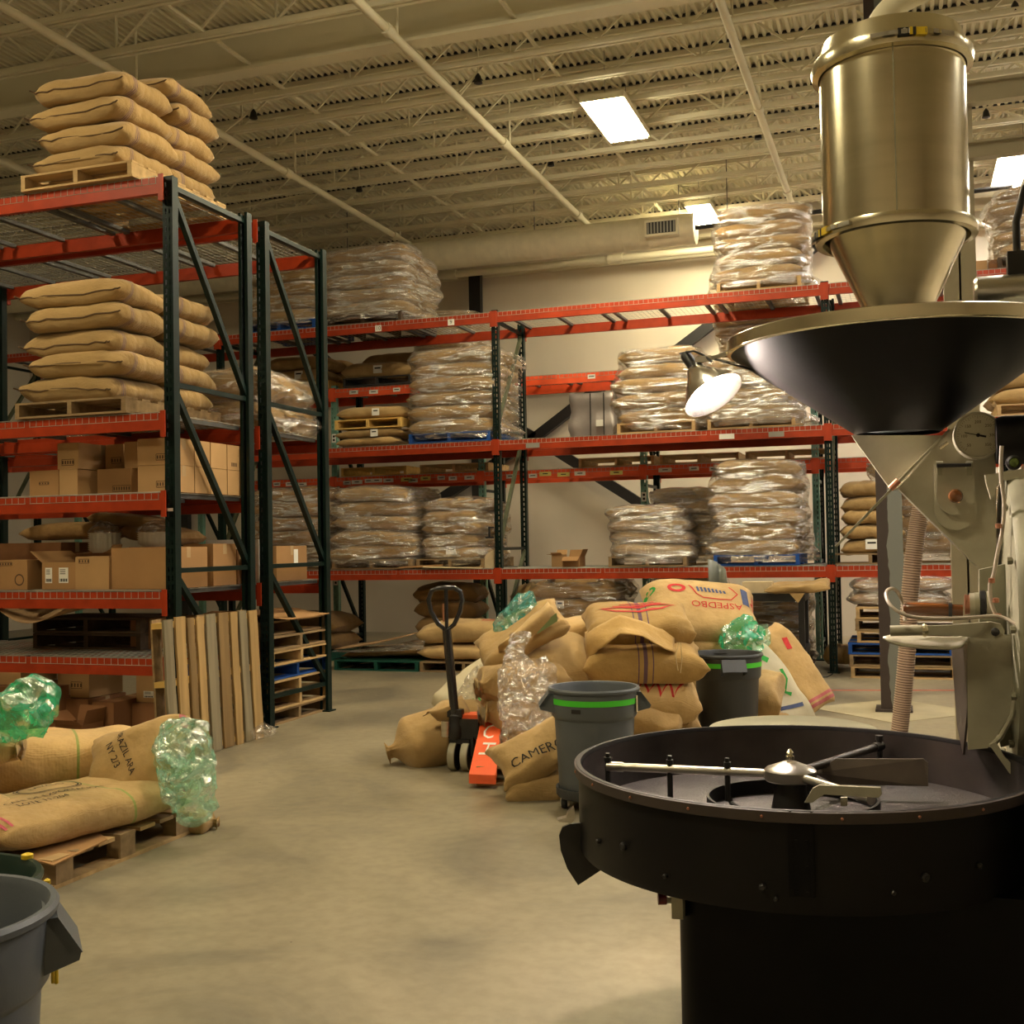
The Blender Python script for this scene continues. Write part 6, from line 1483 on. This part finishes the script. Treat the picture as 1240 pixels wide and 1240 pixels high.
# sampling handle of wood, brass and copper fittings
YW = 3.72
P0, P1 = at(1094, 737, Y=YW), at(1166, 739, Y=YW)
bm = B(); tube(bm, [P0, P0.lerp(P1, .08), P0.lerp(P1, .4), P0.lerp(P1, .75), P0.lerp(P1, .8)], [.014, .0205, .022, .019, .017], 20); sm_ = obj('sampler_handle', bm, 'amber', RO, smooth='auto')
bm = B(); tube(bm, [P0.lerp(P1, .76), P0.lerp(P1, .82)], .021, 16); obj('handle_ferrule', bm, 'dark', sm_, smooth='auto')
bm = B(); tube(bm, [P0.lerp(P1, .82), P1], .018, 16); obj('handle_neck', bm, 'amber', sm_, smooth='auto')
for x, r, m_ in ((1168, .030, 'copper'), (1174, .034, 'castgrey'), (1180, .036, 'castgrey2'), (1187, .042, 'dark'), (1194, .040, 'castgrey')):
    p = at(x, 732, Y=YW); bm = B(); tube(bm, [p, p+Vector((.014, 0, 0))], r, 20); obj('sampler_flange', bm, m_, sm_, smooth='auto')
# thin cable looping round and up to the gauge
bm = B(); tube(bm, resample([at(x, y, Y=y2) for x, y, y2 in ((1096, 752, 3.7), (1093, 730, 3.72), (1086, 716, 3.70), (1078, 713, 3.66), (1073, 719, 3.62), (1077, 731, 3.58), (1090, 742, 3.56), (1110, 747.5, 3.56), (1140, 749, 3.56), (1175, 748, 3.58), (1200, 746, 3.6), (1215, 748, 3.6), (1230, 756, 3.58), (1245, 768, 3.56))], 80), .0055, 8); obj('sensor_cable', bm, 'cable', RO, smooth='auto')
bm = B(); tube(bm, resample([at(x, y, Y=3.66) for x, y in ((1213, 540), (1212, 575), (1216, 610), (1214, 640), (1208, 670), (1203, 697), (1199, 706), (1200, 728), (1206, 744), (1212, 748))], 60), .0055, 8); obj('probe_cable', bm, 'cable', RO, smooth='auto')
for x, y in ((1209, 637), (1201, 703), (1209, 746), (1206, 727)): bm = B(); lathe(bm, [(.004, -.008), (.009, -.006), (.009, .006), (.004, .008)], 10, 'Z', at(x, y, Y=3.65), True, True); obj('cable_fitting', bm, 'copper', RO, smooth='auto')
# motor beside the hopper
P = at(1222, 352, Y=4.55); bm = B(); lathe(bm, [(.05, -.12), (.06, -.11), (.06, .1), (.04, .13)], 24, 'X', P, True, True); obj('vibrator_motor', bm, 'steel', RO, smooth='auto')
P = at(1232, 322, Y=4.55); bm = B(); box(bm, P, (.07, .06, .10)); bevel(bm, .006, 1); tube(bm, [P+UP*.04, P+UP*.16, P+Vector((.03, 0, .28)), P+Vector((.12, 0, .36))], .014, 10); obj('motor_terminal', bm, 'dark', RO, smooth='auto')
# stone of pale lid edge behind the tray
bm = B(); P = at(958, 884, d=4.6); lathe(bm, [(.30, .0), (.325, .01), (.33, .03), (.31, .035), (.02, .04)], 48, 'Z', (P.x, P.y+.05, P.z-.03)); lathe(bm, [(.30, -.6), (.30, .0)], 48, 'Z', (P.x, P.y+.05, P.z-.03), True); tag(obj('round_drum', bm, 'castgrey2', smooth='auto'), 'pale round drum lid just showing behind the cooling tray', 'drum')
# ribbed hose
bm = B(); hp = [at(x, y, d=dd) for x, y, dd in ((1128, 560, 5.0), (1116, 610, 5.0), (1108, 660, 5.0), (1102, 720, 5.0), (1099, 780, 5.0), (1094, 840, 5.0), (1088, 895, 5.0), (1078, 960, 5.0), (1066, 1010, 4.95))]
hp.append(Vector((hp[-1].x-.02, hp[-1].y-.05, .04)))
n = 1040; rp = resample(hp, n)
t = thing('ribbed_hose', 'tan ribbed flexible hose hanging behind the feed chute', 'hose', rp[-1]); 
bm = B(); tube(bm, [p-rp[-1] for p in rp], [(.0375 if i % 6 < 3 else .0335) for i in range(n+1)], 20); obj('hose', bm, 'hose', t, smooth=False)
bm = B(); tube(bm, [p-rp[-1] for p in rp[::4]], .0345, 20); obj('hose_groove', bm, 'hosedark', t, smooth=True)

# ------------------------------------------------------------------ clamp lamp on the hopper
oc = at(864, 479, Y=4.0); nk = at(849, 437, Y=4.03)
ax = ((_R*.48-_U*.877)*.89 - _f*.45).normalized()
LR = .114
t = thing('clamp_lamp', 'lit aluminium clamp lamp hanging left of the black hopper', 'lamp', oc)
rotm = ax.to_track_quat('Z', 'Y').to_matrix().to_4x4()
def lam(prof, n=40):
    bm = B(); lathe(bm, prof, n); bmesh.ops.transform(bm, matrix=rotm, verts=bm.verts); return bm
obj('reflector', lam([(.022, -.135), (.03, -.13), (.045, -.10), (.075, -.06), (LR-.006, -.004), (LR, 0), (LR-.004, 0), (.072, -.056), (.043, -.095), (.02, -.12)]), 'alu', t, smooth='auto')
obj('socket', lam([(.017, -.20), (.02, -.195), (.02, -.14), (.016, -.12)], 20), 'dark', t, smooth='auto')
bm = B(); bmesh.ops.create_uvsphere(bm, u_segments=20, v_segments=12, radius=.045, matrix=Matrix.Translation((0, 0, -.05))); bmesh.ops.transform(bm, matrix=rotm, verts=bm.verts); obj('bulb', bm, 'bulb', t, smooth=True)
q = ax*-.19
bm = B(); w = [q, q+(at(836, 432, Y=4.03)-nk)*.6, at(840, 425, Y=4.02)-oc, at(852, 430, Y=4.02)-oc, at(862, 438, Y=4.0)-oc]; tube(bm, w, .004, 6); obj('switch_cord', bm, 'dark', t)
bm = B(); ca, cb2 = at(842, 436, Y=4.02)-oc, at(862, 434, Y=4.02)-oc; bar(bm, ca, cb2, .02); bar(bm, cb2, at(890, 440, Y=4.0)-oc, .008); bar(bm, cb2, at(880, 428, Y=4.0)-oc, .012); bar(bm, cb2, at(902, 418, Y=4.02)-oc, .01); obj('clamp', bm, 'steel', t)
bm = B(); cc = [cb2, at(880, 439, Y=4.0)-oc, at(905, 446, Y=4.02)-oc, at(935, 454, Y=4.05)-oc]; tube(bm, cc, .004, 6); obj('power_cord', bm, 'dark', t)
